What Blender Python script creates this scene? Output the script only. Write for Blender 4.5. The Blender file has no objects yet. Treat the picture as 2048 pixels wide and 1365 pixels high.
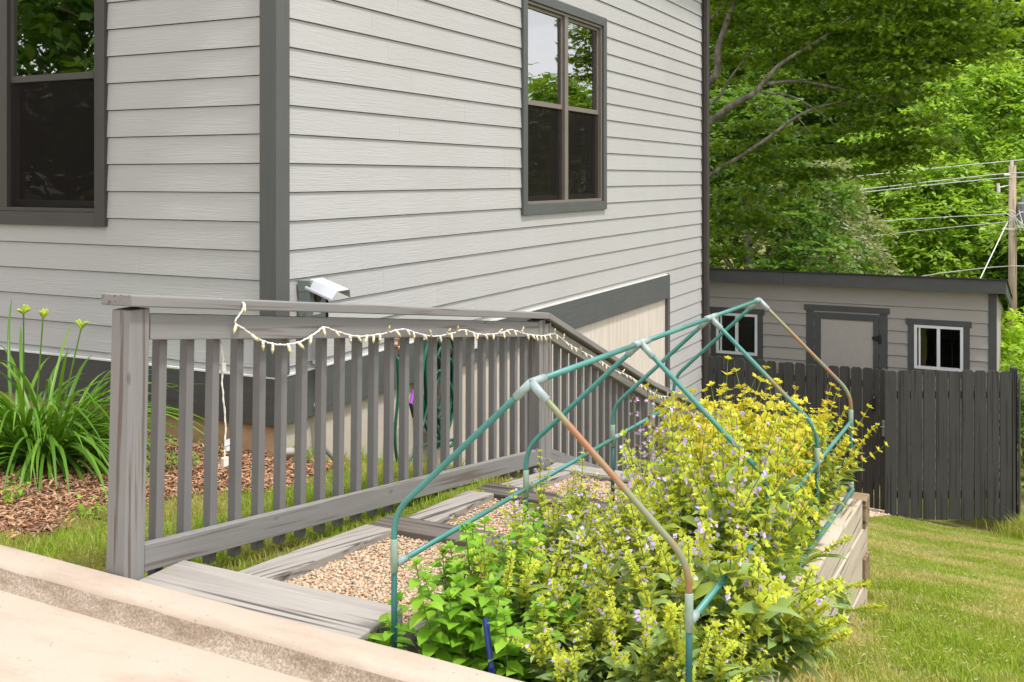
import bpy, bmesh, math, random
import numpy as np
from mathutils import Vector
R = math.radians
C = bpy.context.scene.collection
sc = bpy.context.scene

# ------------------------------------------------------------------ camera
CAMZ = 1.5
F = 2080.0; PX0 = 1024.0; PY0 = 357.0
ANG = math.atan2(1037, 2080); CA, SA = math.cos(ANG), math.sin(ANG)
cam = bpy.data.cameras.new('camera'); cam_o = bpy.data.objects.new('camera', cam); C.objects.link(cam_o)
cam_o.location = (0, 0, CAMZ); cam_o.rotation_euler = (R(90), 0, ANG)
cam.sensor_width = 36; cam.lens = 36 * F / 2048; cam.shift_y = (PY0 - 682.5) / 2048
cam.clip_start = 0.05; cam.clip_end = 1000
sc.camera = cam_o

# ------------------------------------------------------------------ light
SUN_EL, SUN_AZ = R(67), R(100)          # azimuth from +Y towards +X
w = bpy.data.worlds.new('World'); sc.world = w; w.use_nodes = True
nt = w.node_tree; nt.nodes.clear()
sky = nt.nodes.new('ShaderNodeTexSky'); sky.sky_type = 'NISHITA'; sky.sun_disc = False
sky.sun_elevation = SUN_EL; sky.sun_rotation = SUN_AZ; sky.air_density = 1.0; sky.dust_density = 2.0
tc = nt.nodes.new('ShaderNodeTexCoord'); mp = nt.nodes.new('ShaderNodeMapping'); mp.inputs['Scale'].default_value = (1.5, 1.5, 4)
cn = nt.nodes.new('ShaderNodeTexNoise'); cn.inputs['Scale'].default_value = 1.6; cn.inputs['Detail'].default_value = 6
cr = nt.nodes.new('ShaderNodeValToRGB'); cr.color_ramp.elements[0].position = .30; cr.color_ramp.elements[1].position = .52
cr.color_ramp.elements[0].color = (.35, .35, .35, 1); cr.color_ramp.elements[1].color = (.9, .9, .9, 1)
mx = nt.nodes.new('ShaderNodeMixRGB'); mx.inputs[2].default_value = (15.5, 15.6, 16.0, 1)
bg = nt.nodes.new('ShaderNodeBackground'); bg.inputs['Strength'].default_value = 0.105
wo = nt.nodes.new('ShaderNodeOutputWorld')
L = nt.links.new
L(tc.outputs['Generated'], mp.inputs[0]); L(mp.outputs[0], cn.inputs['Vector']); L(cn.outputs[0], cr.inputs[0]); L(cr.outputs[0], mx.inputs[0])
L(sky.outputs[0], mx.inputs[1]); L(mx.outputs[0], bg.inputs[0]); L(bg.outputs[0], wo.inputs[0])
sl = bpy.data.lights.new('sun', 'SUN'); sl.energy = 3.1; sl.angle = R(7); sl.color = (1, .96, .90)
so = bpy.data.objects.new('sun', sl); C.objects.link(so)
sd = Vector((math.sin(SUN_AZ) * math.cos(SUN_EL), math.cos(SUN_AZ) * math.cos(SUN_EL), math.sin(SUN_EL)))
so.rotation_euler = sd.to_track_quat('Z', 'Y').to_euler()
sc.view_settings.view_transform = 'Standard'; sc.view_settings.look = 'None'
sc.view_settings.exposure = 0.28; sc.view_settings.gamma = 1
sc.cycles.max_bounces = 8; sc.cycles.transparent_max_bounces = 24
sc.cycles.caustics_reflective = False; sc.cycles.caustics_refractive = False

# ------------------------------------------------------------------ measuring helpers (photo 2048 x 1365 -> metres)
def at(px, py, d):
    xc = (px - PX0) / F * d
    return np.array((CA * xc - SA * d, SA * xc + CA * d, CAMZ - (py - PY0) / F * d))
def onX(px, py, X):
    r = (px - PX0) / F
    Y = X * (r * -SA - CA) / (SA - r * CA)
    d = -X * SA + Y * CA
    return np.array((X, Y, CAMZ - (py - PY0) / F * d))

# ------------------------------------------------------------------ materials
def _new(name):
    m = bpy.data.materials.new(name); m.use_nodes = True
    n = m.node_tree; b = n.nodes['Principled BSDF']
    return m, n, b
def mapped(n, scale, slope=0.0):
    t = n.nodes.new('ShaderNodeTexCoord'); p = n.nodes.new('ShaderNodeMapping'); p.inputs['Scale'].default_value = scale
    src = t.outputs['Object']
    if slope:
        r = n.nodes.new('ShaderNodeMapping'); r.inputs['Rotation'].default_value = (-math.atan(slope), 0, 0); n.links.new(src, r.inputs[0]); src = r.outputs[0]
    n.links.new(src, p.inputs[0]); return p.outputs[0]
def noise(n, vec, scale, detail=5, rough=.55, dist=0):
    t = n.nodes.new('ShaderNodeTexNoise'); t.inputs['Scale'].default_value = scale; t.inputs['Detail'].default_value = detail
    t.inputs['Roughness'].default_value = rough; t.inputs['Distortion'].default_value = dist
    n.links.new(vec, t.inputs['Vector']); return t.outputs[0]
def ramp(n, fac, stops):
    r = n.nodes.new('ShaderNodeValToRGB'); e = r.color_ramp.elements
    while len(e) < len(stops): e.new(.5)
    for el, (p, c) in zip(e, stops): el.position = p; el.color = (*c, 1) if len(c) == 3 else c
    n.links.new(fac, r.inputs[0]); return r.outputs[0]
def mixc(n, fac, a, b, mode='MIX'):
    x = n.nodes.new('ShaderNodeMixRGB'); x.blend_type = mode
    for s, v in ((0, fac), (1, a), (2, b)):
        if hasattr(v, 'is_linked'): n.links.new(v, x.inputs[s])
        elif s == 0: x.inputs[0].default_value = v
        else: x.inputs[s].default_value = (*v, 1)
    return x.outputs[0]
def bumpn(n, b, h, strength, dist=.01):
    x = n.nodes.new('ShaderNodeBump'); x.inputs['Strength'].default_value = strength; x.inputs['Distance'].default_value = dist
    n.links.new(h, x.inputs['Height']); n.links.new(x.outputs[0], b.inputs['Normal'])
def plain(name, c1, c2=None, scale=6, rough=.6, bump=0, metal=0, spec=.5, stretch=(1, 1, 1), lo=.3, hi=.7, bscale=None):
    m, n, b = _new(name)
    c2 = c2 or tuple(x * .85 for x in c1)
    v = mapped(n, stretch); f = noise(n, v, scale)
    n.links.new(ramp(n, f, [(lo, c2), (hi, c1)]), b.inputs['Base Color'])
    b.inputs['Roughness'].default_value = rough; b.inputs['Metallic'].default_value = metal
    b.inputs['Specular IOR Level'].default_value = spec
    if bump: bumpn(n, b, noise(n, v, bscale or scale * 4, 6), bump)
    return m
def wood(name, axis, c1, c2, crack=(.05, .045, .04), cracks=.0, bump=.25, rough=.8, blotch=None, fine=1.0, slope=0.0):
    m, n, b = _new(name)
    s = [28 * fine, 28 * fine, 28 * fine]; s[axis] = 1.6
    v = mapped(n, tuple(s), slope); g = noise(n, v, 1.0, 7, .65, .35)
    col = ramp(n, g, [(.25, c2), (.7, c1)])
    v2 = mapped(n, (3, 3, 3)); g2 = noise(n, v2, 1.0, 4)
    col = mixc(n, ramp(n, g2, [(.4, (0, 0, 0)), (.75, (.5, .5, .5))]), col, blotch or tuple(x * .75 for x in c1))
    if cracks:
        s3 = [46, 46, 46]; s3[axis] = 1.1
        g3 = noise(n, mapped(n, tuple(s3), slope), 1.0, 2, .5, .2)
        col = mixc(n, ramp(n, g3, [(.60 - .06 * cracks, (0, 0, 0)), (.66, (.85, .85, .85))]), col, crack)
        vo = n.nodes.new('ShaderNodeTexVoronoi'); sv = [7, 7, 7]; sv[axis] = 3.2
        n.links.new(mapped(n, tuple(sv)), vo.inputs['Vector']); vo.inputs['Scale'].default_value = 1.0
        col = mixc(n, ramp(n, vo.outputs['Distance'], [(.04, (.6, .6, .6)), (.085, (0, 0, 0))]), col, tuple(x * .45 for x in c2))
    gi = n.nodes.new('ShaderNodeNewGeometry')
    col = mixc(n, 1, col, ramp(n, gi.outputs['Random Per Island'], [(0, (.86, .86, .87)), (1, (1.0, .995, .985))]), 'MULTIPLY')
    n.links.new(col, b.inputs['Base Color']); b.inputs['Roughness'].default_value = rough; b.inputs['Specular IOR Level'].default_value = .25
    bumpn(n, b, g, bump, .006)
    return m
def leafm(name, cols, transl=.35, rough=.5, spec=.3, vary=None):
    m, n, b = _new(name)
    gi = n.nodes.new('ShaderNodeNewGeometry')
    col = ramp(n, gi.outputs['Random Per Island'], [(i / (len(cols) - 1), c) for i, c in enumerate(cols)])
    if vary:
        f = noise(n, mapped(n, (1, 1, 1)), vary[0], 3)
        col = mixc(n, ramp(n, f, [(.43, (0, 0, 0)), (.56, (.85, .85, .85))]), col, vary[1])
    n.links.new(col, b.inputs['Base Color']); b.inputs['Roughness'].default_value = rough; b.inputs['Specular IOR Level'].default_value = spec
    t = n.nodes.new('ShaderNodeBsdfTranslucent'); mixs = n.nodes.new('ShaderNodeMixShader'); mixs.inputs[0].default_value = transl
    n.links.new(mixc(n, 1, col, (1.25, 1.15, .5), 'MULTIPLY'), t.inputs[0])
    o = n.nodes['Material Output']
    n.links.new(b.outputs[0], mixs.inputs[1]); n.links.new(t.outputs[0], mixs.inputs[2]); n.links.new(mixs.outputs[0], o.inputs[0])
    return m
def glassm(name, tint=(.9, .92, .9), refl=1.0):
    m, n, b = _new(name)
    tr = n.nodes.new('ShaderNodeBsdfTransparent'); tr.inputs[0].default_value = (*tint, 1)
    gl = n.nodes.new('ShaderNodeBsdfGlossy'); gl.inputs['Roughness'].default_value = .012
    fr = n.nodes.new('ShaderNodeFresnel'); fr.inputs[0].default_value = refl
    wv = noise(n, mapped(n, (1, 1, 1)), 1.4, 2)
    bp = n.nodes.new('ShaderNodeBump'); bp.inputs['Strength'].default_value = .06; bp.inputs['Distance'].default_value = .05
    n.links.new(wv, bp.inputs['Height']); n.links.new(bp.outputs[0], gl.inputs['Normal'])
    mixs = n.nodes.new('ShaderNodeMixShader'); n.links.new(fr.outputs[0], mixs.inputs[0])
    n.links.new(tr.outputs[0], mixs.inputs[1]); n.links.new(gl.outputs[0], mixs.inputs[2])
    n.links.new(mixs.outputs[0], n.nodes['Material Output'].inputs[0])
    return m
def screenm(name, op=.6):
    m, n, b = _new(name)
    tr = n.nodes.new('ShaderNodeBsdfTransparent'); df = n.nodes.new('ShaderNodeBsdfDiffuse'); df.inputs[0].default_value = (.03, .026, .023, 1)
    mixs = n.nodes.new('ShaderNodeMixShader'); mixs.inputs[0].default_value = op
    n.links.new(tr.outputs[0], mixs.inputs[1]); n.links.new(df.outputs[0], mixs.inputs[2])
    n.links.new(mixs.outputs[0], n.nodes['Material Output'].inputs[0]); return m

def sidingm(name, c, axis):
    m, n, b = _new(name)
    s = [10, 10, 55]; s[axis] = 2.6
    v = mapped(n, tuple(s)); g = noise(n, v, 1.0, 6, .6, 1.8)
    s2 = [26, 26, 150]; s2[axis] = 6
    g2 = noise(n, mapped(n, tuple(s2)), 1.0, 4, .6, .8)
    gi = n.nodes.new('ShaderNodeNewGeometry')
    col = ramp(n, gi.outputs['Random Per Island'], [(0, tuple(x * .975 for x in c)), (1, tuple(x * 1.02 for x in c))])
    g3 = noise(n, mapped(n, (.9, .9, .35)), 1.3, 4)
    col = mixc(n, ramp(n, g3, [(.35, (.0, .0, .0)), (.8, (.35, .35, .35))]), col, tuple(x * y for x, y in zip(c, (.86, .83, .78))))
    n.links.new(col, b.inputs['Base Color']); b.inputs['Roughness'].default_value = .62; b.inputs['Specular IOR Level'].default_value = .3
    ad = n.nodes.new('ShaderNodeMath'); ad.operation = 'ADD'; n.links.new(g, ad.inputs[0])
    mu = n.nodes.new('ShaderNodeMath'); mu.operation = 'MULTIPLY'; mu.inputs[1].default_value = .6; n.links.new(g2, mu.inputs[0]); n.links.new(mu.outputs[0], ad.inputs[1])
    bumpn(n, b, ad.outputs[0], .58, .005)
    return m

SID = (.435, .428, .42)
M = {}
M['siding_left'] = sidingm('siding_paint_x', SID, 0); M['siding_right'] = sidingm('siding_paint_y', SID, 1)
TR = (.112, .115, .111)
M['trim_z'] = wood('grey_trim_vertical', 2, TR, tuple(x * .86 for x in TR), bump=.35, rough=.6, fine=1.4)
M['trim_shade'] = wood('shade_toned_window_trim', 2, (.082, .074, .068), (.07, .063, .058), bump=.35, rough=.6, fine=1.4)  # grey trim again, with the left wall's shade mixed into its colour
M['trim_x'] = wood('grey_trim_along_x', 0, (.088, .083, .078), (.075, .07, .066), bump=.5, rough=.6, fine=1.4)  # left-wall copy of the grey trim, its colour darkened to carry the shade
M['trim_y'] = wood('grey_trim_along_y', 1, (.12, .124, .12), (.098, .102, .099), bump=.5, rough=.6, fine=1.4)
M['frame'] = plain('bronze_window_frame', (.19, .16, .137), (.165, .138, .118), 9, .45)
M['frame_shade'] = plain('shade_darkened_window_frame', (.062, .053, .047), (.055, .047, .042), 9, .45)  # same frame on the shaded wall, the shade put into the base colour
M['frame_dark'] = plain('dark_sash_track', (.02, .018, .016), None, 9, .5)
M['brown'] = plain('dark_brown_metal', (.055, .044, .04), (.045, .037, .034), 4, .4)
M['glass'] = glassm('window_glass', (.8, .83, .8), 6.5)
M['glass_dark'] = glassm('dim_window_glass', (.82, .84, .82), 1.6)
M['screen'] = screenm('insect_mesh', .3)
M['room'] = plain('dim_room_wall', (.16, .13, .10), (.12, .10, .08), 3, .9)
M['stucco'] = plain('cream_stucco', (.60, .53, .46), (.48, .415, .35), 2.2, .9, .35, bscale=60)
M['stucco_low'] = plain('rust_stained_concrete', (.52, .36, .22), (.40, .25, .13), 5, .9, .35, bscale=50)
M['panel'] = plain('weathered_cream_panel', (.66, .585, .52), (.52, .45, .38), 1.2, .85, .2, stretch=(14, 14, 1.2), bscale=9)
M['flash'] = plain('white_flashing', (.7, .69, .66), None, 8, .5)
M['black'] = plain('black_plastic', (.012, .012, .013), None, 9, .45)
M['roof'] = plain('dark_roof_edge', (.018, .017, .017), (.03, .028, .028), 20, .8)
RW1, RW2 = (.262, .254, .245), (.21, .203, .196)
M['rail_z'] = wood('grey_stained_post', 2, RW1, RW2, (.13, .10, .08), .35, .25, .75, (.25, .232, .22))
M['rail_y'] = wood('grey_stained_rail', 1, RW1, RW2, (.15, .12, .10), .2, .22, .75, (.25, .23, .215), 1.3, -.133)
M['rail_y_steep'] = wood('grey_stained_steep_rail', 1, RW1, RW2, (.15, .12, .10), .2, .22, .75, (.25, .23, .215), 1.3, -.386)
M['bal'] = wood('grey_stained_baluster', 2, (.205, .197, .189), (.17, .163, .156), bump=.2, rough=.72)
M['tim_x'] = wood('weathered_timber_x', 0, (.40, .37, .335), (.27, .245, .22), (.05, .042, .035), .9, .45, .9, (.38, .35, .32))
M['tim_y'] = wood('weathered_timber_y', 1, (.39, .36, .325), (.27, .245, .22), (.05, .042, .035), .9, .45, .9, (.38, .35, .32), 1.0, -.14)
M['tim_pale_y'] = wood('sunbleached_timber_y', 1, (.60, .52, .42), (.46, .385, .30), (.12, .09, .06), .6, .35, .9, (.45, .36, .25))
M['tim_brown_x'] = wood('brown_timber_end', 0, (.33, .245, .15), (.22, .15, .09), (.08, .05, .03), .8, .35, .9)
M['tim_dark_x'] = wood('dark_timber_x', 0, (.19, .165, .145), (.10, .085, .075), (.02, .018, .015), 1.5, .6, .9)
M['fence'] = wood('charcoal_fence_stain', 2, (.066, .065, .064), (.049, .0485, .048), (.02, .018, .016), .5, .3, .7, (.05, .044, .038), 1.2)
M['shed_siding'] = sidingm('shed_siding_paint', (.375, .345, .318), 0)
M['shed_panel'] = plain('shed_door_panel', (.42, .385, .35), (.385, .355, .325), 18, .8, .3, bscale=90)
M['shed_trim'] = plain('shed_trim_paint', (.075, .077, .075), (.062, .064, .062), 7, .6, .1)
M['white'] = plain('white_vinyl', (.74, .74, .75), (.68, .68, .69), 6, .4)
M['pvc_teal'] = None
M['elec'] = plain('grey_enamel_box', (.19, .225, .21), (.17, .20, .185), 8, .4)
M['lid'] = plain('galvanised_lid', (.55, .57, .60), (.48, .50, .53), 8, .35, metal=.2)
M['label'] = plain('paper_label', (.75, .74, .76), (.55, .55, .58), 60, .6)
M['hose'] = plain('green_hose', (.012, .115, .065), (.01, .085, .05), 6, .35)
M['copper'] = plain('copper_pipe', (.62, .30, .17), (.45, .2, .11), 20, .35, metal=.7)
M['purple'] = plain('purple_sleeve', (.42, .08, .55), None, 6, .4)
M['cord'] = plain('white_cord', (.78, .74, .66), (.68, .63, .54), 30, .5)
M['bulb_tip'] = plain('amber_bulb_tip', (.70, .62, .34), (.60, .52, .24), 60, .25)
M['soil'] = plain('dark_garden_soil', (.085, .06, .04), (.04, .028, .02), 14, .95, .8)
M['stem'] = plain('plant_stem', (.17, .24, .06), (.13, .15, .05), 20, .6)
M['stem_brown'] = plain('woody_stem', (.16, .10, .055), (.11, .07, .04), 20, .8)
M['bark'] = plain('grey_bark', (.34, .30, .25), (.15, .125, .10), 7, .9, .6, stretch=(1, 1, .5), lo=.4, hi=.62)
M['pole'] = wood('pole_wood', 2, (.50, .40, .30), (.36, .275, .205), (.1, .07, .05), .8, .3, .85)
M['metal_grey'] = plain('dull_grey_metal', (.30, .30, .31), (.2, .2, .21), 9, .45, metal=.3)
M['wire'] = plain('weathered_wire', (.72, .71, .69), None, 9, .5)
M['blue'] = plain('blue_plastic', (.005, .02, .17), None, 6, .4)
M['rock'] = plain('pale_rock', (.42, .39, .35), (.28, .26, .23), 6, .9, .5)
M['cushion'] = plain('cream_fabric', (.42, .37, .31), (.36, .31, .26), 6, .9)
# PVC
def pvc(name, rust):
    m, n, b = _new(name)
    base = (.03, .165, .145); pale = (.085, .27, .245)
    v = mapped(n, (1, 1, 1))
    col = ramp(n, noise(n, v, 3.0, 4), [(.3, base), (.7, pale)])
    g = noise(n, v, 2.2, 5, .6); lo = .62 - rust
    col = mixc(n, ramp(n, g, [(lo, (0, 0, 0)), (lo + .10, (.9, .9, .9))]), col, (.20, .205, .095))
    g = noise(n, v, 5.5, 8, .72); lo = .68 - rust
    col = mixc(n, ramp(n, g, [(lo, (0, 0, 0)), (lo + .12, (.9, .9, .9))]), col, (.30, .115, .045))
    n.links.new(col, b.inputs['Base Color']); b.inputs['Roughness'].default_value = .42
    bumpn(n, b, noise(n, v, 60, 4), .15, .002)
    return m
M['pvc'] = pvc('teal_painted_pipe', .03); M['pvc_rust'] = pvc('rusty_teal_pipe', .24)
M['pvc_mid'] = pvc('stained_teal_pipe', .10)
M['fit'] = plain('pale_grey_fitting', (.33, .39, .385), (.22, .29, .285), 22, .45)
M['collar'] = plain('clear_sleeve', (.28, .36, .28), (.19, .27, .21), 22, .4)
# concrete
m, n, b = _new('tan_concrete')
v = mapped(n, (1, 1, 1)); g = noise(n, v, 1.1, 6, .6); g2 = noise(n, v, 130, 3, .7)
col = ramp(n, g, [(.3, (.40, .325, .262)), (.7, (.475, .40, .335))])
col = mixc(n, ramp(n, g2, [(.4, (.35, .35, .35)), (.6, (0, 0, 0))]), col, (.42, .31, .22))
g4 = noise(n, mapped(n, (2, 6, 1)), 1.2, 6, .7)
col = mixc(n, ramp(n, g4, [(.50, (0, 0, 0)), (.72, (.55, .55, .55))]), col, (.29, .215, .16))
vo = n.nodes.new('ShaderNodeTexVoronoi'); vo.inputs['Scale'].default_value = 23; n.links.new(v, vo.inputs['Vector'])
col = mixc(n, ramp(n, vo.outputs['Distance'], [(.05, (.7, .7, .7)), (.12, (0, 0, 0))]), col, (.22, .16, .11))
n.links.new(col, b.inputs['Base Color']); b.inputs['Roughness'].default_value = .9; b.inputs['Specular IOR Level'].default_value = .2
bumpn(n, b, g2, .35, .003); M['conc'] = m
m, n, b = _new('dirty_concrete_face')
v = mapped(n, (1, 1, 1)); g = noise(n, mapped(n, (2.2, 2.2, 9)), 2.6, 8, .75); g2 = noise(n, v, 110, 3, .7)
col = ramp(n, g, [(.25, (.19, .14, .10)), (.44, (.31, .24, .178)), (.58, (.42, .345, .275))])
col = mixc(n, ramp(n, g2, [(.4, (.6, .6, .6)), (.6, (0, 0, 0))]), col, (.15, .10, .06))
n.links.new(col, b.inputs['Base Color']); b.inputs['Roughness'].default_value = .95
bumpn(n, b, g2, .7, .006); M['conc_dirty'] = m
# lawn soil / gravel bed / mulch bed
m, n, b = _new('lawn_ground')
v = mapped(n, (1, 1, 1)); g = noise(n, v, 1.3, 6, .65); g2 = noise(n, v, 45, 3, .7)
col = ramp(n, g, [(.35, (.13, .19, .025)), (.52, (.26, .27, .07)), (.68, (.44, .36, .17))])
col = mixc(n, ramp(n, g2, [(.35, (.7, .7, .7)), (.6, (0, 0, 0))]), col, (.06, .055, .02))
n.links.new(col, b.inputs['Base Color']); b.inputs['Roughness'].default_value = 1; b.inputs['Specular IOR Level'].default_value = .1
bumpn(n, b, g2, 1, .03); M['lawn'] = m
GR = [(.50, .335, .20), (.61, .45, .30), (.37, .245, .145), (.70, .55, .40), (.24, .185, .15), (.55, .39, .25), (.47, .40, .34)]
M['gravel'] = leafm('tan_pea_gravel', GR, 0.0, .8)
M['gravel_bed'] = plain('gravel_bed', (.55, .38, .23), (.30, .19, .11), 70, 1, 1)
M['mulch_bed'] = plain('mulch_bed', (.26, .135, .075), (.075, .04, .025), 40, 1, 1)
M['mulch'] = leafm('shredded_bark', [(.18, .085, .045), (.44, .21, .10), (.56, .32, .18), (.30, .14, .08), (.52, .37, .23), (.12, .06, .035)], 0.0, .9)
M['grass'] = leafm('grass_blade', [(.20, .32, .03), (.29, .41, .04), (.38, .48, .06), (.22, .35, .03), (.44, .46, .13), (.32, .45, .06)], .42, .5, .3, (1.2, (.58, .51, .25)))
M['grass_lush'] = leafm('lush_grass_blade', [(.17, .31, .022), (.26, .42, .03), (.37, .52, .055), (.21, .36, .025), (.31, .46, .04), (.52, .52, .18)], .42, .5, .3, (3.0, (.44, .40, .14)))
M['daylily'] = leafm('strap_leaf', [(.07, .17, .015), (.11, .25, .022), (.17, .33, .035)], .3, .4, .4)
M['bud'] = plain('lily_bud', (.42, .46, .03), (.25, .38, .03), 40, .5)
M['mint'] = leafm('mint_leaf', [(.15, .33, .02), (.22, .44, .03), (.32, .54, .05)], .35, .45, .35)
M['sage_leaf'] = leafm('sage_leaf', [(.19, .29, .10), (.26, .38, .11), (.36, .46, .18), (.24, .38, .07), (.42, .48, .09)], .32, .6, .25)
M['calyx_lime'] = leafm('lime_calyx', [(.44, .56, .05), (.56, .64, .07), (.68, .72, .14), (.48, .60, .06), (.66, .62, .07), (.52, .62, .06)], .42, .55, .2)
M['calyx_gold'] = leafm('golden_calyx', [(.56, .60, .05), (.68, .68, .08), (.76, .70, .09), (.70, .58, .07), (.60, .64, .07), (.64, .66, .08), (.58, .34, .09)], .42, .55, .2)
M['petal'] = leafm('lilac_petal', [(.46, .35, .70), (.56, .46, .80), (.70, .61, .86), (.38, .27, .62)], .3, .5, .2)
M['calyx_brown'] = leafm('brown_calyx', [(.20, .10, .07), (.30, .15, .08), (.26, .19, .06)], .25, .6, .2)
M['maple'] = leafm('maple_leaf', [(.08, .165, .014), (.135, .24, .018), (.25, .37, .03), (.095, .185, .014)], .52, .45, .35)
M['locust'] = leafm('bright_tree_leaf', [(.19, .34, .04), (.28, .46, .05), (.40, .57, .08)], .42, .5, .3)
M['darkleaf'] = leafm('dark_tree_leaf', [(.075, .165, .03), (.12, .23, .036), (.19, .32, .048)], .42, .5, .3)
M['woodleaf'] = leafm('woods_leaf', [(.04, .095, .02), (.065, .135, .025), (.10, .18, .03)], .36, .5, .3)
M['paleleaf'] = leafm('pale_tree_leaf', [(.20, .27, .12), (.27, .34, .15), (.36, .37, .21), (.18, .25, .09)], .35, .5, .3)
M['lime_leaf'] = leafm('lime_shrub_leaf', [(.30, .50, .03), (.40, .60, .04), (.50, .66, .07)], .45, .5, .3)
M['hill'] = plain('wooded_hill_floor', (.03, .05, .012), (.015, .025, .008), .5, 1)
M['lamp'] = None
m, n, b = _new('warm_lamp'); b.inputs['Emission Color'].default_value = (1, .6, .2, 1); b.inputs['Emission Strength'].default_value = 60; b.inputs['Base Color'].default_value = (.8, .5, .2, 1); M['lamp'] = m

# ------------------------------------------------------------------ object helpers
def tag(o, label=None, cat=None, group=None, kind=None):
    if label: o['label'] = label
    if cat: o['category'] = cat
    if group: o['group'] = group
    if kind: o['kind'] = kind
    return o
def empty(name, loc, label=None, cat=None, group=None):
    o = bpy.data.objects.new(name, None); C.objects.link(o); o.location = loc; o.empty_display_size = .1
    return tag(o, label, cat, group)
def wloc(o):
    v = np.zeros(3)
    while o is not None: v += np.array(o.location); o = o.parent
    return v
def copy_tree(o, parent=None):
    c = o.copy(); C.objects.link(c)
    if parent is not None: c.parent = parent
    for ch in list(o.children): copy_tree(ch, c)
    return c
class MB:
    def __init__(s): s.v = []; s.f = []; s.m = []
    def add(s, V, Fs, mi=0):
        o = len(s.v); s.v += [tuple(map(float, p)) for p in V]
        for f in Fs: s.f.append(tuple(i + o for i in f)); s.m.append(mi)
        return s
    def box(s, x0, x1, y0, y1, z0, z1, mi=0):
        V = [(x, y, z) for x in (x0, x1) for y in (y0, y1) for z in (z0, z1)]
        return s.add(V, [(0, 1, 3, 2), (4, 6, 7, 5), (0, 4, 5, 1), (2, 3, 7, 6), (0, 2, 6, 4), (1, 5, 7, 3)], mi)
    def shear(s, x0, x1, y0, za, y1, zb, h, mi=0):      # board along Y whose bottom runs za -> zb
        V = [(x, y, z + k) for x in (x0, x1) for (y, z) in ((y0, za), (y1, zb)) for k in (0, h)]
        return s.add(V, [(0, 1, 3, 2), (4, 6, 7, 5), (0, 4, 5, 1), (2, 3, 7, 6), (0, 2, 6, 4), (1, 5, 7, 3)], mi)
    def tube(s, pts, r, n=8, mi=0, caps=True):
        P = [np.array(p, float) for p in pts]; k = len(P)
        rr = [r] * k if np.isscalar(r) else list(r)
        T = [P[min(i + 1, k - 1)] - P[max(i - 1, 0)] for i in range(k)]
        T = [t / (np.linalg.norm(t) + 1e-9) for t in T]
        u = np.cross(T[0], (0, 0, 1)) if abs(T[0][2]) < .9 else np.cross(T[0], (1, 0, 0))
        u /= np.linalg.norm(u); V = []; Fs = []
        for i in range(k):
            u = u - T[i] * np.dot(u, T[i]); u /= np.linalg.norm(u) + 1e-9; w_ = np.cross(T[i], u)
            for j in range(n):
                a = 2 * math.pi * j / n; V.append(P[i] + rr[i] * (math.cos(a) * u + math.sin(a) * w_))
        for i in range(k - 1):
            for j in range(n):
                a, b_ = i * n + j, i * n + (j + 1) % n; Fs.append((a, b_, b_ + n, a + n))
        if caps: Fs.append(tuple(range(n - 1, -1, -1))); Fs.append(tuple(range((k - 1) * n, k * n)))
        return s.add(V, Fs, mi)
    def build(s, name, mats, parent=None, smooth=False, bevel=0, fix=None):
        V = np.array(s.v); 
        if fix: V = fix(V)
        if parent is not None: V = V - wloc(parent)
        me = bpy.data.meshes.new(name); me.from_pydata(V.tolist(), [], s.f)
        mats = mats if isinstance(mats, (list, tuple)) else [mats]
        for m_ in mats: me.materials.append(m_)
        if len(mats) > 1: me.polygons.foreach_set('material_index', s.m)
        bm = bmesh.new(); bm.from_mesh(me); bmesh.ops.recalc_face_normals(bm, faces=bm.faces); bm.to_mesh(me); bm.free()
        if smooth: me.polygons.foreach_set('use_smooth', [True] * len(me.polygons))
        o = bpy.data.objects.new(name, me); C.objects.link(o)
        if parent is not None: o.parent = parent
        if bevel:
            b_ = o.modifiers.new('bevel', 'BEVEL'); b_.width = bevel; b_.segments = 2; b_.limit_method = 'ANGLE'; b_.angle_limit = R(40)
        return o
def npmesh(name, V, polys, mats, parent=None, loc=None, mi=None, smooth=False):
    V = np.asarray(V, np.float32)
    if parent is not None and loc is None: V = V - wloc(parent).astype(np.float32)
    me = bpy.data.meshes.new(name); me.vertices.add(len(V)); me.vertices.foreach_set('co', V.ravel())
    lt = np.concatenate([np.full(len(p), p.shape[1], np.int32) for p in polys]); li = np.concatenate([p.ravel() for p in polys]).astype(np.int32)
    me.loops.add(len(li)); me.loops.foreach_set('vertex_index', li)
    me.polygons.add(len(lt)); st = np.zeros(len(lt), np.int32); st[1:] = np.cumsum(lt)[:-1]
    me.polygons.foreach_set('loop_start', st); me.polygons.foreach_set('loop_total', lt)
    for m_ in (mats if isinstance(mats, (list, tuple)) else [mats]): me.materials.append(m_)
    if smooth: me.polygons.foreach_set('use_smooth', np.ones(len(lt), bool))
    me.update(calc_edges=True); me.validate()
    o = bpy.data.objects.new(name, me); C.objects.link(o)
    if parent is not None: o.parent = parent
    if loc is not None: o.location = loc
    return o
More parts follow.
